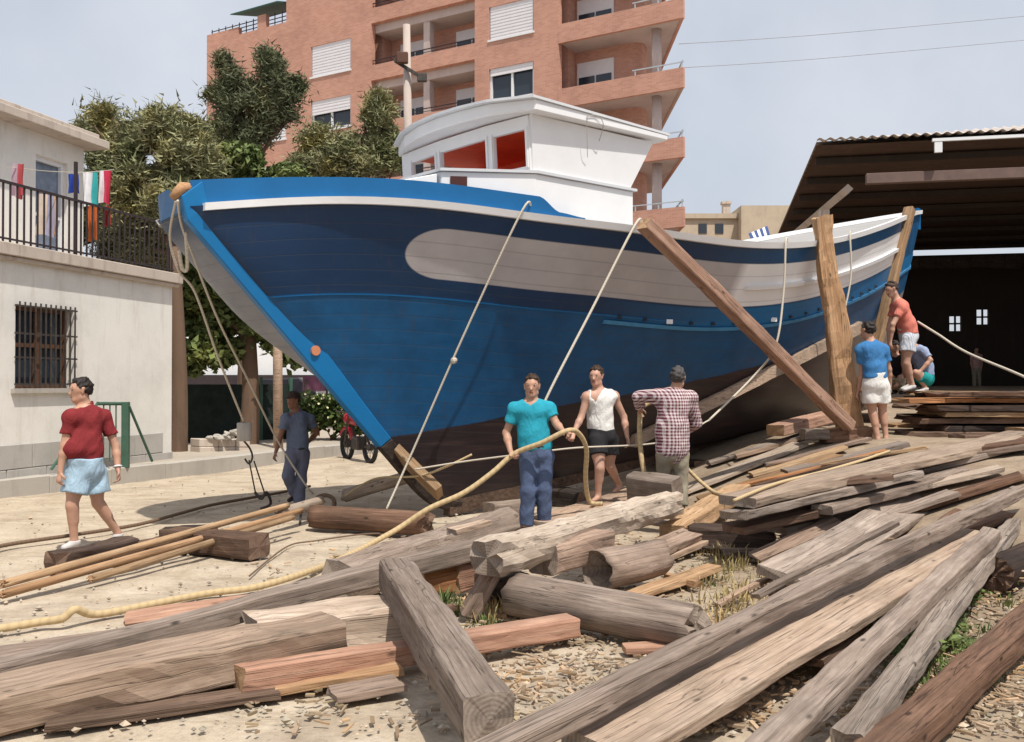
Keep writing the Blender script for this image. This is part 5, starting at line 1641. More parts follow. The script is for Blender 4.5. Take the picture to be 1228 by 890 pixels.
def person(label, Y, J, face, torso_face, s=1.0, h=.011, skin=None, hair=None, belly=0.0, top=None, bottom=None, shoes=None, curl=.35, shirt_loose=.011, group=None, grips=(), bald=False, cap=None, smile=False):
    """J: joints as (pixel x, pixel y, offset in depth).  top/bottom: dicts describing the clothing."""
    skin = skin or SKIN; hair = hair or HAIR
    j = {k: A(P(v[0], v[1], Y + v[2])) for k, v in J.items()}
    up = A((0, 0, 1)); f = unit((*face[:2], 0)); f = unit(f + up * (face[2] if len(face) > 2 else 0))
    lat = unit(np.cross(f, up)); fu = np.cross(lat, f)                   # head frame
    tf = unit((*torso_face, 0)); tl = unit(np.cross(tf, up))
    base = (j['anL'] + j['anR']) / 2; base[2] = min(j['anL'][2], j['anR'][2]) - .07 * s
    root = empty("person", Vector(base), label, "person", group)
    hc, nk = j['head'], j['neck']
    waist, pel = j['waist'], j['pelvis']
    chest = nk * .68 + waist * .32
    allp = list(j.values()) + [hc + up * .2, base - tf * .2, base + tf * .3] + [j[k] + np.array(d) * .2 for k in ('wrL', 'wrR') for d in ((1, 1, 1), (-1, -1, -1))]
    B = SDF(allp, h)
    # head
    B.add(hc + fu * .032 * s - f * .022 * s, hc + fu * .03 * s + f * .012 * s, .088 * s, .084 * s, .03, [(lat, 1.16)])
    B.add(hc - fu * .0 * s + f * .028 * s, hc - fu * .082 * s + f * .05 * s, .066 * s, .040 * s, .03, [(lat, 1.05)])
    B.add(hc - fu * .06 * s + lat * .035 * s, hc - fu * .085 * s + f * .055 * s, .034 * s, .026 * s, .02); B.add(hc - fu * .06 * s - lat * .035 * s, hc - fu * .085 * s + f * .055 * s, .034 * s, .026 * s, .02)
    B.add(hc + fu * .012 * s + f * .088 * s, hc - fu * .028 * s + f * .105 * s, .009 * s, .015 * s, .012)
    for q in (1, -1):
        B.add(hc + fu * .034 * s + f * .086 * s + lat * .012 * q * s, hc + fu * .03 * s + f * .076 * s + lat * .045 * q * s, .012 * s, .010 * s, .012)
        B.sub(hc + fu * .012 * s + f * .104 * s + lat * .033 * q * s, hc + fu * .012 * s + f * .104 * s + lat * .036 * q * s, .0135 * s, .0135 * s)
        B.add(hc + lat * .080 * q * s + fu * .022 * s - f * .004 * s, hc + lat * .078 * q * s - fu * .022 * s + f * .004 * s, .019 * s, .012 * s, .012, [(lat, 1.7)])
    B.add(hc - fu * .055 * s - f * .012 * s, nk + up * .005, .056 * s, .066 * s, .03)
    # trunk
    fl = [(tf, 1.38)]
    B.add(chest, waist, .158 * s, .138 * s, .04, fl)
    B.add(waist, pel, .138 * s, .150 * s, .04, [(tf, 1.25)])
    if belly: B.add(waist + tf * belly * .5 + up * .08, waist + tf * belly, .125 * s, .125 * s, .05)
    for q in ('L', 'R'):
        B.add(nk - up * .02, j['sh' + q], .062 * s, .064 * s, .05)
        B.add(chest, j['sh' + q] - up * .02, .12 * s, .06 * s, .05, fl)
        B.add(j['sh' + q], j['el' + q], .050 * s, .039 * s, .025)
        el, wr = j['el' + q], j['wr' + q]
        B.add(el, el * .65 + wr * .35, .039 * s, .041 * s, .02); B.add(el * .65 + wr * .35, wr, .040 * s, .027 * s, .02)
        hp, kn, an = j['hip' + q], j['kn' + q], j['an' + q]
        B.add(hp, hp * .5 + kn * .5, .092 * s, .078 * s, .03); B.add(hp * .5 + kn * .5, kn, .078 * s, .056 * s, .03)
        B.add(kn, an, .054 * s, .037 * s, .02)
        calf = kn * .7 + an * .3
        back = unit(np.cross(np.cross(an - kn, tf), an - kn)); back = -back if back @ tf > 0 else back
        B.add(kn * .88 + an * .12 + back * .012, kn * .55 + an * .45 + back * .012, .052 * s, .045 * s, .03)
        toe = j['toe' + q]
        B.add(an - up * .02 * s, an - up * .045 * s - unit(toe - an) * .02, .038 * s, .036 * s, .02)
        B.add(an - up * .045 * s, toe, .036 * s, .027 * s, .02, [(up, 1.25)])
        # hand: palm, four fingers of unequal length, thumb from the side of the palm
        hd = J.get('hd' + q)
        hd = unit(A(hd)) if hd is not None else unit(wr - el)
        pn = J.get('pn' + q)
        inner = (nk + pel) / 2 - wr
        pn = unit(A(pn)) if pn is not None else unit(inner - hd * (inner @ hd))
        pn = unit(pn - hd * (pn @ hd))
        side = np.cross(hd, pn)
        thumb_side = side if side @ tf > 0 else -side
        pc = wr + hd * .05 * s
        B.add(wr + hd * .012 * s, wr + hd * .082 * s, .028 * s, .037 * s, .015, [(pn, 1.9)])
        cl = curl if ('hd' + q) not in grips else 1.0
        for n_, (o_, ln) in enumerate(((.030, .072), (.0105, .080), (-.0095, .075), (-.028, .060))):
            r0 = wr + hd * .084 * s + thumb_side * o_ * s
            a1 = .25 + .75 * cl; a2 = a1 + .3 + 1.0 * cl
            d1 = hd * math.cos(a1) + pn * math.sin(a1); d2 = hd * math.cos(a2) + pn * math.sin(a2)
            k1 = r0 + d1 * ln * .52 * s; k2 = k1 + d2 * ln * .5 * s
            B.add(r0 - hd * .02, k1, .0098 * s, .0088 * s, .004); B.add(k1, k2, .0088 * s, .0075 * s, .004)
        t0 = wr + hd * .03 * s + thumb_side * .028 * s
        t1 = t0 + unit(hd * .6 + thumb_side * .75 + pn * .25) * .038 * s; t2 = t1 + unit(hd * .8 + thumb_side * .25 + pn * (.3 + .5 * cl)) * .034 * s
        B.add(t0, t1, .013 * s, .011 * s, .008); B.add(t1, t2, .0108 * s, .009 * s, .006)
    B.mesh("body", skin, root, base)
    # hair
    if not bald:
        Hh = SDF([hc - .16, hc + .18], h * .8)
        Hh.add(hc + fu * .036 * s - f * .024 * s, hc + fu * .036 * s + f * .010 * s, .0985 * s, .094 * s, .02, [(lat, 1.14)])
        Hh.cut(hc - fu * .035 * s, -unit(fu * .9 - f * .15)); Hh.cut(hc + f * .050 * s + fu * .064 * s, unit(f * .85 - fu * .6))
        Hh.add(hc + fu * .085 * s + f * .045 * s, hc + fu * .10 * s - f * .02 * s, .036 * s, .045 * s, .02, [(lat, .75)])
        Hh.wrinkle(.0055, 95, 1.0 + len(label))
        Hh.mesh("hair", hair, root, base)
    if cap:
        Cc = SDF([hc - .2, hc + .24], h * .8)
        Cc.add(hc + fu * .05 * s - f * .02 * s, hc + fu * .06 * s + f * .010 * s, .104 * s, .098 * s, .02, [(lat, 1.1)])
        Cc.cut(hc + fu * .045 * s, -fu)
        Cc.add(hc + fu * .055 * s + f * .07 * s, hc + fu * .045 * s + f * .13 * s, .055 * s, .045 * s, .01, [(fu, 4.5)])
        Cc.mesh("cap", cap, root, base)
    # face
    def dab(name, c, r, mat, fl2):
        D = SDF([c - r * 2, c + r * 2], max(.0022, r / 4), .01)
        D.add(c - lat * .0005, c + lat * .0005, r, r, .001, fl2); return D.mesh(name, mat, root, base)
    for q in (1, -1):
        dab("eye", hc + fu * .012 * s + f * .089 * s + lat * .033 * q * s, .0085 * s, EYE, [(fu, 1.6), (f, 1.2)])
        D = SDF([hc + f * .03 - .08, hc + f * .03 + .1], .004, .02)
        D.add(hc + fu * .037 * s + f * .093 * s + lat * .016 * q * s, hc + fu * .036 * s + f * .083 * s + lat * .048 * q * s, .0048 * s, .0036 * s, .002)
        D.mesh("eyebrow", hair, root, base)
    D = SDF([hc - fu * .05 + f * .05 - .07, hc - fu * .05 + f * .05 + .07], .004, .02)
    D.add(hc - fu * .058 * s + f * .094 * s - lat * .02 * s, hc - fu * .058 * s + f * .094 * s + lat * .02 * s, .0075 * s, .0075 * s, .002, [(fu, 1.3)])
    D.mesh("mouth", LIP, root, base)
    if smile:
        D = SDF([hc - fu * .05 + f * .05 - .07, hc - fu * .05 + f * .05 + .07], .003, .02)
        D.add(hc - fu * .056 * s + f * .099 * s - lat * .016 * s, hc - fu * .056 * s + f * .099 * s + lat * .016 * s, .0055 * s, .0055 * s, .002, [(fu, 1.3)])
        D.mesh("teeth", M['white'], root, base)
    # clothing
    if top:
        T = SDF(allp, h)
        g = shirt_loose
        hem = A(P(*top['hem'][:2], Y)); hem = np.array((waist[0] * .4 + pel[0] * .6, waist[1] * .4 + pel[1] * .6, hem[2]))
        T.add(chest, waist, .158 * s + g, .142 * s + g, .04, fl)
        hemc = waist * .3 + pel * .7
        T.add(waist, hemc, .142 * s + g, .150 * s + g, .04, [(tf, 1.25)])
        if belly: T.add(waist + tf * belly * .5 + up * .08, waist + tf * belly, .125 * s + g, .125 * s + g, .05)
        sl = top.get('sleeve', .5)
        for q in ('L', 'R'):
            sh, el, wr = j['sh' + q], j['el' + q], j['wr' + q]
            T.add(nk - up * .02, sh, .062 * s + g * .6, .064 * s + g, .05)
            T.add(chest, sh - up * .02, .12 * s + g, .06 * s + g, .05, fl)
            if sl > 0:
                e1 = sh + (el - sh) * min(1, sl)
                d = unit(el - sh)
                if sl <= 1: T.add(sh, e1 + d * .05, .054 * s + g, .050 * s + g * 1.5, .025, (), [(e1, d)])
                else:
                    T.add(sh, el, .058 * s + g, .045 * s + g, .025)
                    d2 = unit(wr - el); e2 = el + (wr - el) * (sl - 1)
                    T.add(el, e2 + d2 * .05, .045 * s + g, .036 * s + g, .02, (), [(e2, d2)])
        if sl == 0:
            for q in ('L', 'R'):
                sh = j['sh' + q]; o_ = unit(sh - nk)
                T.sub(sh + o_ * .055 - up * .10, sh + o_ * .05 + up * .08, .075 * s, .07 * s)
            T.sub(nk + up * .02 + tf * .10, nk - up * .05 + tf * .16, .062 * s, .045 * s); T.sub(nk + up * .06 - tf * .08, nk + up * .04 - tf * .12, .08, .06)
        T.sub(nk + up * .05 + tf * .03, nk + up * .08 + tf * .03, .074 * s, .085 * s)
        T.sub(nk + tf * .11 + up * .02, nk + tf * .14 - up * .05 * top.get('vneck', .6), .03, .014)
        T.cut(A((0, 0, hem[2])), (0, 0, -1))
        if top.get('sleeve', .5) > 0: T.add(waist + up * .02, hem + up * .03, .15 * s + g, .155 * s + g, .06, fl)
        T.wrinkle(.0032, 30, len(label))
        T.mesh(top.get('name', 'shirt'), top['mat'], root, base)
        if top.get('collar') is not None:
            C_ = SDF([nk - .15, nk + .15], h * .7)
            C_.add(nk + up * .02 + tf * .0, nk + up * .045 - tf * .005, .074 * s, .070 * s, .01)
            C_.sub(nk - up * .05, nk + up * .12, .062 * s, .064 * s, .005)
            C_.sub(nk + tf * .09 + up * .04, nk + tf * .12 + up * .04, .04, .04)
            C_.mesh("collar", top['collar'], root, base)
    if bottom:
        T = SDF(allp, h)
        g = bottom.get('loose', .018)
        wz = A(P(*bottom['waist'], Y))[2]; tuck = bottom.get('tuck', True)
        T.add(waist, pel, .142 * s + (g if tuck else g * .5), .152 * s + g, .04, [(tf, 1.25)])
        if belly: T.add(waist + tf * belly * .6 - up * .06, pel + tf * belly * .5, .12 * s + g, .12 * s + g, .05)
        fr = bottom['len']
        for q in ('L', 'R'):
            hp, kn, an = j['hip' + q], j['kn' + q], j['an' + q]
            if fr <= 1:
                e1 = hp + (kn - hp) * fr; d = unit(kn - hp)
                T.add(hp, e1 + d * .06, .096 * s + g, .090 * s + g * 1.5, .03, (), [(e1, d)])
            else:
                T.add(hp, kn, .090 * s + g, .062 * s + g, .03)
                e1 = kn + (an - kn) * (fr - 1); d = unit(an - kn)
                T.add(kn, e1 + d * .05, .066 * s + g, .055 * s + g * 1.2, .03, (), [(e1, d)])
        T.cut(A((0, 0, wz)), (0, 0, 1))
        T.wrinkle(.0036, 24, len(label) + 2)
        o = T.mesh(bottom.get('name', 'trousers'), bottom['mat'], root, base)
        if bottom.get('belt') is not None:
            T2 = SDF([waist - .3, waist + .3], h)
            T2.add(waist, pel, .142 * s + g + .006, .152 * s + g + .006, .04, [(tf, 1.25)])
            T2.cut(A((0, 0, wz - .0)), (0, 0, 1)); T2.cut(A((0, 0, wz - .035)), (0, 0, -1))
            T2.mesh("belt", bottom['belt'], root, base)
        if bottom.get('side') is not None:
            hp, kn = j['hipR'], j['knR']; o_ = bottom.get('side_dir', tl)
            T2 = SDF([hp - .25, kn + .2, hp + .2], h)
            fr2 = bottom['len']; e1 = hp + (kn - hp) * fr2; d = unit(kn - hp)
            T2.add(hp, e1 + d * .06, .096 * s + g + .006, .090 * s + g * 1.5 + .006, .03, (), [(e1, d)])
            w_ = np.cross(o_, up)
            T2.cut(hp + w_ * .022, w_); T2.cut(hp - w_ * .022, -w_); T2.cut(hp + o_ * .03, -A(o_)); T2.cut(A((0, 0, wz - .03)), (0, 0, 1))
            T2.mesh("side_stripe", bottom['side'], root, base)
    if shoes:
        for q in ('L', 'R'):
            an, toe = j['an' + q], j['toe' + q]
            T = SDF([an - .1, an + .1, toe - .1, toe + .1], h * .8, .06)
            T.add(an - up * .03 * s, an - up * .045 * s - unit(toe - an) * .025, .046 * s, .045 * s, .02)
            T.add(an - up * .045 * s, toe + unit(toe - an) * .012, .046 * s, .036 * s, .02, [(up, 1.2)])
            T.cut(an - up * .012, up)
            T.cut(A((0, 0, min(an[2], toe[2]) - .085 * s)), -up)
            T.mesh("shoe", shoes, root, base)
    root["j"] = 0; del root["j"]
    return root, j

def watch(root, j, q, base_off=.03):
    el, wr = Vector(j['el' + q]), Vector(j['wr' + q])
    d = (wr - el).normalized(); c = wr - d * base_off
    mb = MB(); o = d.orthogonal().normalized(); p = d.cross(o)
    ring = [c + (o * math.cos(a) + p * math.sin(a)) * .036 - root.location for a in np.linspace(0, 2 * math.pi, 17)]
    mb.tube(ring, .009, 6); mb.build("wristwatch", M['white'], root, True)

MAT_RED = clothmat("red_knit", (.215, .032, .036), "rib", (.14, .02, .024), 55)
MAT_DENIM_L = clothmat("pale_denim", (.36, .50, .62)); MAT_NAVY = clothmat("blue_grey_workwear", (.15, .185, .27)); MAT_NAVY2 = clothmat("blue_grey_trousers", (.17, .18, .25))
MAT_TURQ = clothmat("turquoise_polo", (.03, .31, .42)); MAT_DENIM = clothmat("blue_trousers", (.085, .115, .20))
MAT_WHITE = clothmat("white_cotton", (.72, .71, .69)); MAT_BLACKS = clothmat("black_shorts", (.03, .03, .033))
MAT_CHECK = clothmat("maroon_check_cotton", (.62, .54, .54), "check", (.13, .03, .055), 27); MAT_KHAKI = clothmat("khaki_cotton", (.30, .27, .205))
MAT_BLUE = clothmat("mid_blue_cotton", (.055, .19, .42)); MAT_PINK = clothmat("salmon_cotton", (.62, .20, .155)); MAT_STRIPE = clothmat("striped_white_shorts", (.62, .64, .68), "stripe_v", (.36, .42, .52), 30)
MAT_LBLUE = clothmat("light_blue_cotton", (.30, .36, .52)); MAT_TEAL = clothmat("teal_shorts", (.02, .28, .28)); MAT_BLK = clothmat("black_cotton", (.02, .02, .024))
SHOE_D = paint("dark_shoes", (.03, .025, .024), .6); SHOE_W = paint("white_shoes", (.5, .48, .47), .6); BELT = paint("dark_belt", (.03, .025, .03), .5)

r, j = person("stout man in dark red polo and pale denim shorts walking past the white house", 9.35, dict(
    head=(97, 469, 0), neck=(103, 490, .03), shL=(85, 499, -.13), shR=(125, 500, .13), elL=(78, 534, -.16), wrL=(73, 565, -.2), elR=(139, 535, .16), wrR=(142, 563, .1),
    waist=(105, 537, .02), pelvis=(104, 562, .03), hipL=(94, 568, -.06), hipR=(114, 568, .09), knL=(87, 606, -.12), anL=(90, 646, -.08), toeL=(80, 655, -.14), knR=(118, 603, .12), anR=(142, 638, .28), toeR=(136, 649, .22)),
    (-.78, -.62, -.02), (-.45, -.89), s=.97, belly=.13, top=dict(mat=MAT_RED, sleeve=.62, hem=(100, 556), vneck=1.6, name="polo_shirt", collar=MAT_RED), bottom=dict(mat=MAT_DENIM_L, waist=(100, 549), len=.62, name="shorts", loose=.026), shoes=SHOE_W)
watch(r, j, 'R')
person("man in blue grey work clothes with one hand behind his back near the pole", 12.6, dict(
    head=(352, 481, 0), neck=(356, 496, .02), shL=(343, 502, -.08), shR=(371, 502, .08), elL=(336, 525, -.1), wrL=(331, 542, -.16), elR=(380, 519, .18), wrR=(369, 531, .24),
    waist=(357, 525, .02), pelvis=(357, 541, .02), hipL=(351, 545, -.04), hipR=(364, 545, .05), knL=(346, 571, -.14), anL=(354, 592, .02), toeL=(348, 599, -.06), knR=(361, 575, -.03), anR=(359, 604, -.05), toeR=(353, 612, -.12)),
    (-.55, -.83), (-.45, -.9), s=.86, skin=SKIN_D, top=dict(mat=MAT_NAVY, sleeve=.55, hem=(357, 538), vneck=1.0, collar=MAT_NAVY), bottom=dict(mat=MAT_NAVY2, waist=(357, 536), len=1.95, belt=BELT), shoes=SHOE_D, cap=clothmat("brown_cap", (.07, .05, .045)))
r, j = person("smiling man in turquoise polo and blue trousers holding the thick rope", 10.3, dict(
    head=(638, 464, 0), neck=(637, 484, .02), shL=(618, 490, 0), shR=(658, 490, 0), elL=(607, 519, .03), wrL=(612, 541, -.09), elR=(667, 508, -.05), wrR=(675, 517, -.2),
    waist=(640, 522, .02), pelvis=(643, 543, .02), hipL=(634, 548, 0), hipR=(653, 548, .02), knL=(633, 588, -.04), anL=(631, 630, 0), toeL=(627, 640, -.15), knR=(652, 586, 0), anR=(653, 627, .06), toeR=(657, 638, -.08),
    hdL=(.55, -.35, -.55), hdR=(.6, -.5, -.2), pnL=(0, -.5, .9), pnR=(.2, -.4, -1)),
    (-.12, -1, .02), (-.08, -1), s=1.0, hair=HAIR_B, grips=('hdL', 'hdR'), top=dict(mat=MAT_TURQ, sleeve=.58, hem=(640, 538), vneck=1.3, name="polo_shirt", collar=MAT_TURQ), bottom=dict(mat=MAT_DENIM, waist=(643, 533), len=1.97, belt=BELT, loose=.015), shoes=SHOE_D)
person("man in white sleeveless vest and black shorts walking along the hull", 11.35, dict(
    head=(715, 452, 0), neck=(718, 470, .03), shL=(704, 476, -.05), shR=(736, 475, .07), elL=(697, 500, -.08), wrL=(688, 519, -.2), elR=(748, 500, .1), wrR=(752, 524, .03),
    waist=(720, 507, .03), pelvis=(722, 524, .03), hipL=(716, 529, -.03), hipR=(731, 529, .06), knL=(719, 561, -.14), anL=(717, 592, -.08), toeL=(711, 600, -.2), knR=(731, 558, .1), anR=(742, 580, .32), toeR=(737, 588, .24),
    hdL=(-.3, -.6, -.6), pnL=(-.3, .2, -.9)),
    (-.4, -.92), (-.35, -.94), s=.97, skin=SKIN_L, hair=HAIR_B, grips=('hdL',), top=dict(mat=MAT_WHITE, sleeve=0, hem=(720, 518), vneck=2.6, name="vest", ), bottom=dict(mat=MAT_BLACKS, waist=(720, 514), len=.52, name="shorts", side=MAT_WHITE, loose=.02), shoes=None, shirt_loose=.012)
person("man in maroon and white checked shirt seen from behind holding the rope", 11.0, dict(
    head=(813, 454, 0), neck=(808, 470, 0), shL=(789, 475, .02), shR=(827, 478, .04), elL=(766, 476, .14), wrL=(768, 490, .3), elR=(834, 507, .12), wrR=(823, 516, .32),
    waist=(806, 516, -.02), pelvis=(806, 540, -.02), hipL=(797, 546, 0), hipR=(816, 546, 0), knL=(795, 578, .1), anL=(799, 612, .05), toeL=(796, 618, .2), knR=(816, 576, .02), anR=(817, 608, -.06), toeR=(817, 616, .1),
    hdL=(0, .5, -.6), pnL=(.3, -.8, -.3)),
    (.35, .93), (.1, 1), s=.99, hair=HAIR_G, grips=('hdL',), top=dict(mat=MAT_CHECK, sleeve=1.8, hem=(806, 542), vneck=0), bottom=dict(mat=MAT_KHAKI, waist=(806, 533), len=1.97, loose=.014, tuck=False), shoes=SHOE_D, belly=.04, shirt_loose=.026)
person("young man in blue shirt and white shorts standing with his back turned by the stern", 12.9, dict(
    head=(1041, 397, 0), neck=(1045, 412, -.02), shL=(1032, 419, .0), shR=(1060, 419, .02), elL=(1034, 447, .06), wrL=(1029, 468, .1), elR=(1066, 443, .05), wrR=(1067, 463, .12),
    waist=(1049, 442, -.01), pelvis=(1050, 459, -.01), hipL=(1044, 463, 0), hipR=(1057, 463, 0), knL=(1046, 495, .03), anL=(1052, 524, -.03), toeL=(1049, 530, .1), knR=(1058, 494, .06), anR=(1062, 523, .03), toeR=(1062, 529, .16)),
    (-.5, .85), (-.25, .97), s=.93, top=dict(mat=MAT_BLUE, sleeve=.6, hem=(1050, 452), vneck=0, name="t_shirt"), bottom=dict(mat=MAT_WHITE, waist=(1050, 447), len=.62, name="shorts", loose=.024), shoes=None, shirt_loose=.012)
person("man in salmon shirt and striped shorts leaning forward on the plank stack", 14.9, dict(
    head=(1070, 347, 0), neck=(1076, 361, .02), shL=(1073, 368, .16), shR=(1082, 369, -.12), elL=(1067, 390, .14), wrL=(1066, 408, .06), elR=(1071, 389, -.16), wrR=(1068, 408, -.12),
    waist=(1088, 392, .02), pelvis=(1090, 403, .02), hipL=(1089, 407, .1), hipR=(1090, 407, -.06), knL=(1085, 436, .1), anL=(1090, 460, .16), toeL=(1082, 466, .14), knR=(1087, 436, -.08), anR=(1094, 461, -.04), toeR=(1085, 467, -.08),
    hdL=(-.1, 0, -1), hdR=(-.1, -.1, -1)),
    (-.97, -.2, -.35), (-.97, -.25), s=.95, skin=SKIN_L, hair=HAIR_B, top=dict(mat=MAT_PINK, sleeve=.55, hem=(1090, 399), vneck=.3), bottom=dict(mat=MAT_STRIPE, waist=(1090, 394), len=.5, name="shorts", loose=.022), shoes=SHOE_W, shirt_loose=.012)
person("person in light blue shirt and teal shorts squatting behind the man in salmon", 15.35, dict(
    head=(1092, 408, .1), neck=(1098, 418, .06), shL=(1096, 423, .2), shR=(1108, 421, -.1), elL=(1090, 441, .2), wrL=(1082, 447, .1), elR=(1116, 432, -.18), wrR=(1103, 446, -.2),
    waist=(1108, 440, .05), pelvis=(1109, 453, .05), hipL=(1106, 455, .15), hipR=(1110, 455, -.08), knL=(1086, 447, .2), anL=(1096, 465, .2), toeL=(1088, 470, .2), knR=(1098, 447, -.2), anR=(1109, 464, -.12), toeR=(1099, 470, -.16)),
    (-.9, -.4, -.3), (-.9, -.4), s=.9, h=.013, top=dict(mat=MAT_LBLUE, sleeve=.7, hem=(1108, 449), vneck=.3), bottom=dict(mat=MAT_TEAL, waist=(1108, 446), len=.6, name="shorts"), shoes=SHOE_W)
person("person in black shirt crouching between the two standing men at the stern", 15.2, dict(
    head=(1073, 417, .1), neck=(1074, 428, .1), shL=(1068, 433, .2), shR=(1081, 433, .0), elL=(1064, 448, .15), wrL=(1067, 459, 0), elR=(1085, 447, -.05), wrR=(1078, 458, -.12),
    waist=(1077, 450, .15), pelvis=(1079, 460, .2), hipL=(1074, 462, .25), hipR=(1083, 462, .12), knL=(1068, 452, -.05), anL=(1073, 467, .05), toeL=(1070, 471, -.08), knR=(1080, 453, -.15), anR=(1083, 467, 0), toeR=(1080, 471, -.12)),
    (-.4, -.9, -.3), (-.35, -.93), s=.84, h=.013, top=dict(mat=MAT_BLK, sleeve=.7, hem=(1077, 456), vneck=.3), bottom=dict(mat=MAT_KHAKI, waist=(1077, 454), len=1.9), shoes=SHOE_D)
person("distant person in pinkish shirt standing inside the dark shed", 38.0, dict(
    head=(1171, 420, 0), neck=(1171, 424.5, 0), shL=(1166, 427, 0), shR=(1176, 427, 0), elL=(1164.5, 435, 0), wrL=(1166, 442, -.1), elR=(1177.5, 435, 0), wrR=(1177, 442, -.1),
    waist=(1171, 437, 0), pelvis=(1171, 442, 0), hipL=(1168.5, 443, 0), hipR=(1173.5, 443, 0), knL=(1168.5, 454, -.05), anL=(1168.5, 464, 0), toeL=(1168, 467, -.15), knR=(1174, 454, 0), anR=(1174.5, 464, .1), toeR=(1175, 467, -.1)),
    (0, -1), (0, -1), s=.95, h=.02, top=dict(mat=clothmat("pinkish_cotton", (.5, .32, .3)), sleeve=.6, hem=(1171, 441.5), vneck=.3), bottom=dict(mat=MAT_KHAKI, waist=(1171, 440), len=1.95), shoes=SHOE_D)
# ================================================================== ROPES, TACKLE, MOTORBIKE, GROUND CLUTTER
def rail_pt(px, off=.07, dz=.03):
    best = min(((abs(CX + F_PX * q.x / q.y - px), q) for q in (BW(u, half_sheer(u) + off, sheer_z(u) + dz) for u in np.linspace(-2, 10.5, 900))), key=lambda t: t[0])
    return best[1]
HR = "pale ropes hanging down the hull"
a = rail_pt(626)
rope("hull_rope", [a + Vector((.1, .25, .02)), a, a.lerp(P(495, 541, 11.15), .5) + Vector((-.02, 0, .0)), P(495, 541, 11.15), P(463, 612, 11.0)], .013, M['rope_pale'], "knotted pale rope running from the boat rail down to the stem foot", HR)
kp = a.lerp(P(495, 541, 11.15), .62)
bm = bmesh.new(); bmesh.ops.create_icosphere(bm, subdivisions=2, radius=.04)
for v in bm.verts: v.co = v.co * (1 + .35 * ns(tuple(v.co * 30), 1, 2))
me = bpy.data.meshes.new("rope_knot"); bm.to_mesh(me); bm.free(); me.materials.append(M['rope_pale'])
o = bpy.data.objects.new("rope_knot", me); COL.objects.link(o); o.parent = bpy.data.objects["hull_rope"]; o.location = kp - bpy.data.objects["hull_rope"].location
a = rail_pt(763)
rope("hull_rope", [a + Vector((.1, .25, .02)), a, a.lerp(P(655, 478, 10.75), .5), P(655, 478, 10.75), P(636, 530, 10.7), P(628, 585, 10.7)], .015, M['rope_pale'], "pale rope from the boat rail down behind the man in turquoise", HR)
a = rail_pt(943)
rope("hull_rope", [a + Vector((.1, .25, .02)), a, P(940, 350, a.y - .05), P(930, 415, a.y - .15), P(903, 452, 12.7), P(850, 504, 12.0)], .014, M['rope_pale'], "pale rope from the after rail between the two big props", HR)
a = rail_pt(1020)
rope("hull_rope", [a + Vector((.1, .25, .02)), a, P(1021, 330, a.y - .05), P(1013, 372, a.y - .1), P(1004, 398, a.y - .05)], .013, M['rope_pale'], "short pale rope hanging from the rail behind the upright prop", HR)
rope("line", [P(497, 563, 11.0), P(560, 553, 10.9), P(640, 543, 10.72), P(692, 537, 10.9), P(795, 530, 11.6), P(850, 504, 12.0)], .010, M['rope_pale'], "thin taut line stretched along the hull behind the standing men")
TR = "thick manila rope"
gz = lambda px, py, z=.03: G(px, py, z)
rope("thick_rope", [gz(-30, 757), gz(8, 752), gz(50, 745), gz(76, 741, .05), gz(92, 730, .1), gz(118, 736), gz(182, 724), gz(250, 711), gz(310, 703), gz(370, 685, .04), P(415, 667, 9.0), P(472, 637, 9.85), P(514, 610, 9.98), P(556, 591, 10.05), P(590, 567, 10.12),
     P(617, 544, 10.17), P(650, 531, 10.06), P(679, 517, 10.03), P(693, 519, 10.2), P(703, 538, 10.4), P(702, 570, 10.6), P(704, 592, 10.75), P(709, 603, 10.8), P(722, 604, 10.75)], .027, M['rope'], "thick tan rope held by the man in turquoise and snaking over the ground", TR)
rope("thick_rope", [P(790, 478, 11.55), P(773, 486, 11.5), P(768, 495, 11.36), P(767, 525, 11.3), P(771, 560, 11.2), P(780, 600, 11.2)], .03, M['rope'], "thick rope end held by the man in the checked shirt", TR)
rope("thick_rope", [P(822, 560, 11.25), P(838, 576, 11.2), P(856, 590, 11.0), P(872, 594, 10.6)], .022, M['rope'], "thick rope tail lying behind the man in the checked shirt", TR)
rope("heap_rope", [G(880, 600, .62), G(930, 580, .68), G(985, 566, .72), G(1030, 553, .8), G(1066, 541, .86)], .016, M['rope'], "tan rope lying loosely along the heap of planks")
rope("ground_rope", [gz(-25, 661), gz(15, 652), gz(90, 641), gz(165, 629), gz(215, 616), gz(252, 606), gz(300, 597), gz(340, 590), gz(372, 583)], .02, M['rope_dark'], "thin dark rope lying across the sandy ground at left")
rope("ground_rope", [gz(300, 690, .02), gz(345, 655, .02), gz(380, 648, .02), gz(440, 640, .02), gz(500, 640, .02)], .008, M['rope_dark'], "thin dark line lying on the sand in front of the roller log")
rope("haul_rope", [P(1101, 386, 15.05), P(1125, 401, 14.5), P(1160, 423, 13.7), P(1235, 455, 12.4), P(1320, 500, 11.3), GT(1400, 540, .03), GT(1500, 556, .03)], .018, M['rope_pale'], "pale rope stretching from the man in salmon to the right edge")
BRP = "bow ropes"
st = BW(U0 - .12, 0, keel_z(U0) + .05)
pb = P(293, 517, 11.6)
rope("bow_rope", [st, P(203, 285, 10.0), P(214, 325, 10.2), P(234, 352, 10.4), P(262, 430, 11.0), pb + Vector((0, 0, .1))], .013, M['rope_pale'], "bow rope ending at the grey pulley block", BRP)
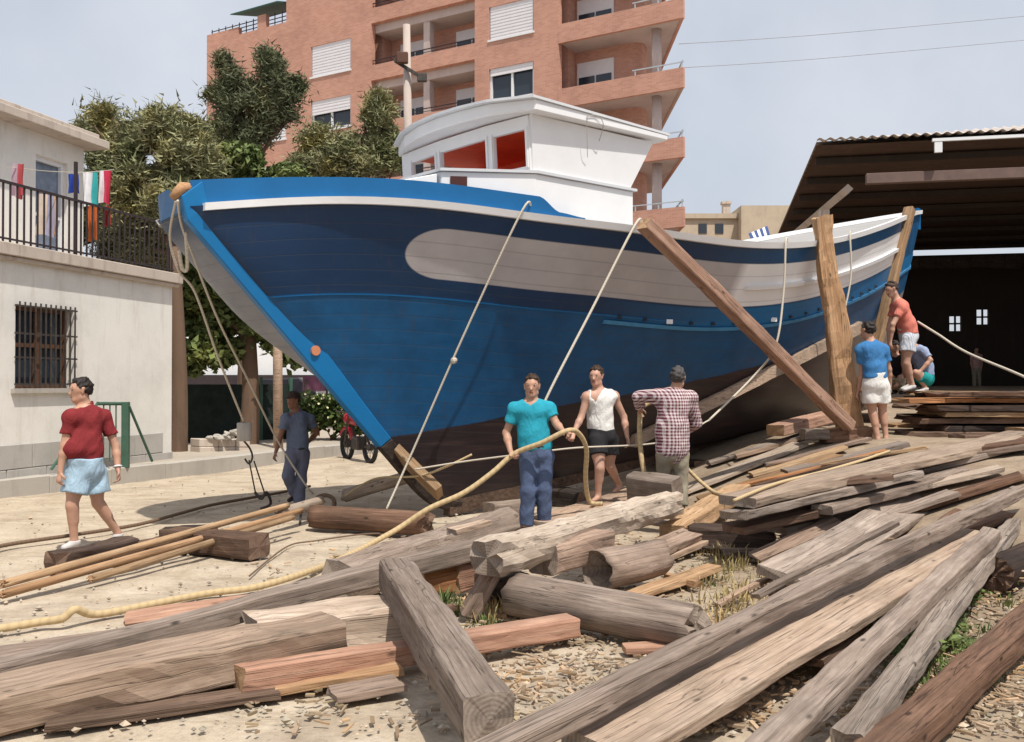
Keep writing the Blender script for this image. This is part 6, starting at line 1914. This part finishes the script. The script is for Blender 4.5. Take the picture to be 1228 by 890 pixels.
rope("bow_rope", [st + Vector((.03, -.03, 0)), P(217, 270, 9.9), P(232, 310, 10.1), P(262, 385, 10.7), P(297, 455, 11.4), P(333, 528, 12.1), P(366, 580, 12.2), P(376, 592, 12.3)], .013, M['rope_pale'], "bow rope crossing before the man in grey blue to the rope ring", BRP)
rope("bow_rope", [P(222, 278, 9.95), P(224, 320, 10.1), P(218, 322, 10.1), P(214, 300, 10.0)], .02, M['rope_pale'], "short doubled loop of rope hanging at the bow", BRP)
# tackle
tk = empty("pulley_tackle", pb, "grey pulley block with rusty hook and links hanging near the thin poles", "tackle")
mb = MB(); mb.prism([(.09 * math.cos(a), .05 * math.sin(a)) for a in np.linspace(0, 2 * math.pi, 13)[:-1]], -.12, .1); mb.build("block", M['concrete'], tk, True, .01)
def rel(px, py, Y): return P(px, py, Y) - pb
mb = MB(); mb.tube(spline([Vector((0, 0, -.12)), rel(300, 538, 11.7), rel(303, 548, 11.7), rel(299, 556, 11.72), rel(294, 550, 11.72)], 5), .012, 7); mb.build("hook", M['iron'], tk, True)
for k, (p0, p1) in enumerate((((299, 552), (307, 592)), ((305, 553), (318, 592)))):
    mb = MB(); mb.tube([rel(*p0, 11.75), rel(*p1, 12.0)], .009, 6); mb.build("link_bar", M['iron'], tk, True)
mb = MB(); mb.tube(spline([rel(306, 590, 12.0), rel(314, 598, 12.0), rel(320, 590, 12.0), rel(325, 604, 12.1), rel(313, 610, 12.1)], 5), .018, 7); mb.build("shackle", M['iron'], tk, True)
hk = P(361, 618, 11.6)
rope("iron_hook", [hk + Vector((0, 0, .05)), hk, P(360, 640, 10.7), P(366, 651, 10.4), P(371, 648, 10.4)], .014, M['iron'], "black iron hook hanging from the end of the thin poles", cat="hook")
c = P(389, 604, 12.0)
ring = [c + Vector((.13 * math.cos(t), .05 * math.sin(t), .10 * math.sin(t))) for t in np.linspace(0, 2 * math.pi, 18)]
rope("rope_ring", ring, .026, M['rope_dark'], "rope ring lying between the roller log and the thin poles", n=2)
rope("lashing", [P(414, 595, 12.2), P(450, 574, 12.1), P(500, 571, 11.15), P(532, 561, 10.98), P(566, 545, 10.95)], .013, M['rope'], "lashing rope passed round the light plank at the stem foot")

# ------------------------------------------------------------------ motorbike by the kerb
mo = empty("motorbike", (P(430, 552, 20.3).x, 20.3, 0), "small red motorbike parked by the ledge, half hidden by the bow", "motorbike")
mo.rotation_euler.z = R(-58)
bred = paint("red_bike_paint", (.38, .02, .035), .35, .1, 3)
for name, x in (("front_wheel", -.6), ("rear_wheel", .6)):
    mb = MB(); mb.tube([(x + .29 * math.cos(t), 0, .3 + .29 * math.sin(t)) for t in np.linspace(0, 2 * math.pi, 25)], .05, 8, caps=False); w_ = mb.build(name, M['black'], mo, True)
    mb = MB(); mb.tube([(x, -.05, .3), (x, .05, .3)], .07, 10)
    for t in range(8):
        a_ = t * math.pi / 4; mb.tube([(x, 0, .3), (x + .26 * math.cos(a_), 0, .3 + .26 * math.sin(a_))], .008, 4)
    mb.build("hub", M['iron'], w_)
mb = MB()
for y in (-.07, .07): mb.tube([(-.6, y, .3), (-.38, y, .92)], .022, 7)
mb.build("fork", M['iron'], mo)
mb = MB(); mb.tube([(-.38, 0, .85), (-.15, 0, .35), (.25, 0, .3), (.6, 0, .3)], .03, 7); mb.tube([(-.36, 0, .8), (.3, 0, .68), (.6, 0, .3)], .026, 7); mb.build("frame", M['iron'], mo, True)
mb = MB(); mb.box((-.14, -.12, .22), (.2, .12, .5)); mb.build("engine", M['iron'], mo, False, .04)
mb = MB(); mb.tube([(-.3, 0, .78), (-.2, 0, .84), (.05, 0, .82), (.12, 0, .74)], [.08, .13, .12, .06], 12); mb.build("tank", bred, mo, True)
mb = MB(); mb.box((.1, -.12, .72), (.66, .12, .82)); mb.build("seat", M['black'], mo, False, .03)
mb = MB(); mb.tube([(-.36, -.36, 1.02), (-.4, -.12, .98), (-.4, .12, .98), (-.36, .36, 1.02)], .016, 7); mb.build("handlebar", M['iron'], mo)
mb = MB(); mb.tube([(-.42, 0, .86), (-.55, 0, .86)], [.11, .13], 14); mb.build("headlight", bred, mo, True)
mb = MB(); mb.tube([(-.6 + .35 * math.cos(t), 0, .3 + .35 * math.sin(t)) for t in np.linspace(R(20), R(150), 9)], .06, 6); mb.build("mudguard", bred, mo, True)

# ------------------------------------------------------------------ weeds, straw, chips, stones
def scatter_mesh(name, mat, label, cat, maker, n):
    V, Fc = [], []
    for _ in range(n):
        r = maker()
        if r is None: continue
        vs, fs = r
        k = len(V); V += vs; Fc += [tuple(i + k for i in f) for f in fs]
    mb = MB(); mb.v = V; mb.f = Fc; mb.m = [0] * len(Fc)
    return tag(mb.build(name, mat), label, cat, kind="stuff")
def gpos(px, py):
    y = (CAM_Z - .2) * F_PX / (py - HOR); p = None
    for _ in range(6):
        p = G(px, py, terrain((px - CX) / F_PX * y, y)); y = p.y
    return p
def tuft(px, py, h, spread=.12, n=26):
    c = gpos(px, py); vs, fs = [], []
    for _ in range(n):
        a = random.uniform(0, 6.283); r = random.uniform(0, spread)
        b = c + Vector((r * math.cos(a), r * math.sin(a), -.02))
        L = h * random.uniform(.4, 1.1); d = Vector((math.cos(a), math.sin(a), 0)) * L * random.uniform(.1, .7)
        s_ = Vector((-math.sin(a), math.cos(a), 0)) * .006
        m_ = b + d * .4 + Vector((0, 0, L * .65)); t = b + d + Vector((0, 0, L))
        k = len(vs); vs += [b - s_, b + s_, m_ + s_ * .8, m_ - s_ * .8, t]; fs += [(k, k + 1, k + 2, k + 3), (k + 3, k + 2, k + 4)]
    return vs, fs
def leafy(px, py, h):
    c = gpos(px, py); vs, fs = [], []
    for _ in range(9):
        tip = c + Vector((random.gauss(0, .09), random.gauss(0, .09), h * random.uniform(.4, 1.1)))
        k = len(vs); s_ = Vector((.004, 0, 0)); vs += [c - s_, c + s_, tip]; fs.append((k, k + 1, k + 2))
        for _ in range(12):
            q = c.lerp(tip, random.uniform(.25, 1)) ; d = Vector((random.gauss(0, 1), random.gauss(0, 1), random.gauss(.3, .5))).normalized(); o_ = d.orthogonal().normalized()
            L = random.uniform(.02, .045); k = len(vs)
            vs += [q, q + d * L + o_ * L * .3, q + d * L * 2, q + d * L - o_ * L * .3]; fs.append((k, k + 1, k + 2, k + 3))
    return vs, fs
green = leafmat("weed_green", (.11, .15, .055)); straw = leafmat("dry_straw", (.42, .31, .16)); chipm = leafmat("wood_chip_tan", (.34, .25, .175), .4); peb = leafmat("pebble_grey", (.36, .31, .26), .4)
spots_g = [(540, 724, .16), (535, 728, .12), (1195, 548, .16), (1205, 552, .14), (1185, 556, .12), (1208, 560, .12), (1170, 600, .1), (1195, 590, .1), (590, 745, .08), (840, 690, .06), (1215, 545, .15)]
def mk():
    if random.random() < .5:
        px, py, h = random.choice(spots_g); return tuft(px + random.gauss(0, 7), py + random.gauss(0, 4), h)
    px = random.uniform(1060, 1215); return tuft(px, 700 + random.uniform(-10, 130) + (1150 - px) * .2, random.uniform(.05, .12))
scatter_mesh("weeds", green, "green weeds and grass between the timbers at right", "weeds", mk, 90)
scatter_mesh("leafy_weeds", green, "low leafy weeds by the rails at lower right", "weeds", lambda: leafy(random.gauss(1110, 26), random.gauss(745, 35), random.uniform(.08, .2)) if random.random() < .75 else leafy(random.gauss(1190, 18), random.gauss(570, 12), .12), 60)
def mk2():
    px, py, sx_, sy_ = random.choice([(880, 700, 22, 22), (870, 680, 15, 10), (765, 548, 12, 5), (850, 570, 25, 8), (600, 728, 14, 8), (1130, 700, 30, 30), (1010, 700, 40, 50), (840, 660, 30, 10), (880, 735, 20, 20), (560, 735, 20, 10)])
    return tuft(random.gauss(px, sx_), random.gauss(py, sy_), random.uniform(.05, .16), .14, 16)
scatter_mesh("dry_grass", straw, "dry straw coloured grass among the logs and planks", "dry grass", mk2, 130)
def chip():
    if random.random() < .85: px, py = random.uniform(560, 1240), random.uniform(560, 880)
    else: px, py = random.uniform(300, 900), random.uniform(640, 880)
    c = gpos(px, py); c.z += .008
    a = random.uniform(0, 6.283); L = random.uniform(.008, .04) * (1.6 if random.random() < .1 else 1); w = random.uniform(.003, .011)
    d = Vector((math.cos(a), math.sin(a), random.uniform(-.25, .25))) * L; s_ = Vector((-math.sin(a), math.cos(a), random.uniform(-.3, .3))) * w
    u_ = Vector((0, 0, random.uniform(.004, .014)))
    vs = [c - d - s_, c + d - s_, c + d + s_, c - d + s_]; vs += [v + u_ for v in vs]
    return vs, [(4, 5, 6, 7), (0, 1, 5, 4), (1, 2, 6, 5), (2, 3, 7, 6), (3, 0, 4, 7)]
scatter_mesh("wood_chips", chipm, "wood chips and splinters littering the ground round the timbers", "wood chips", chip, 3800)
OCT = [(1, 0, 0), (0, 1, 0), (-1, 0, 0), (0, -1, 0), (0, 0, 1), (0, 0, -1)]
def stone():
    px, py = random.uniform(-40, 1270), random.uniform(548, 880)
    if px < 520 and random.random() < .55: return None
    c = gpos(px, py); r = random.uniform(.006, .022) * (1.6 if random.random() < .06 else 1)
    k = [random.uniform(.6, 1.3) for _ in range(6)]
    return [c + Vector((p[0] * r * k[i], p[1] * r * k[i], p[2] * r * k[i] * .7 + r * .3)) for i, p in enumerate(OCT)], [(0, 1, 4), (1, 2, 4), (2, 3, 4), (3, 0, 4), (1, 0, 5), (2, 1, 5), (3, 2, 5), (0, 3, 5)]
scatter_mesh("pebbles", peb, "small stones scattered over the sandy yard", "pebbles", stone, 4200)
# a crumpled white paper scrap by the rails
c = gpos(1141, 688); mb = MB(); vs = []
for jx in range(6):
    for jy in range(6):
        vs.append((c.x + (jx - 2.5) * .022, c.y + (jy - 2.5) * .03, c.z + .16 + .03 * ns((jx, jy, 3), .9)))
mb.add(vs, [(i * 6 + j_, (i + 1) * 6 + j_, (i + 1) * 6 + j_ + 1, i * 6 + j_ + 1) for i in range(5) for j_ in range(5)])
tag(mb.build("paper_scrap", M['white'], None, True), "crumpled white paper scrap caught between the rails at lower right", "paper")
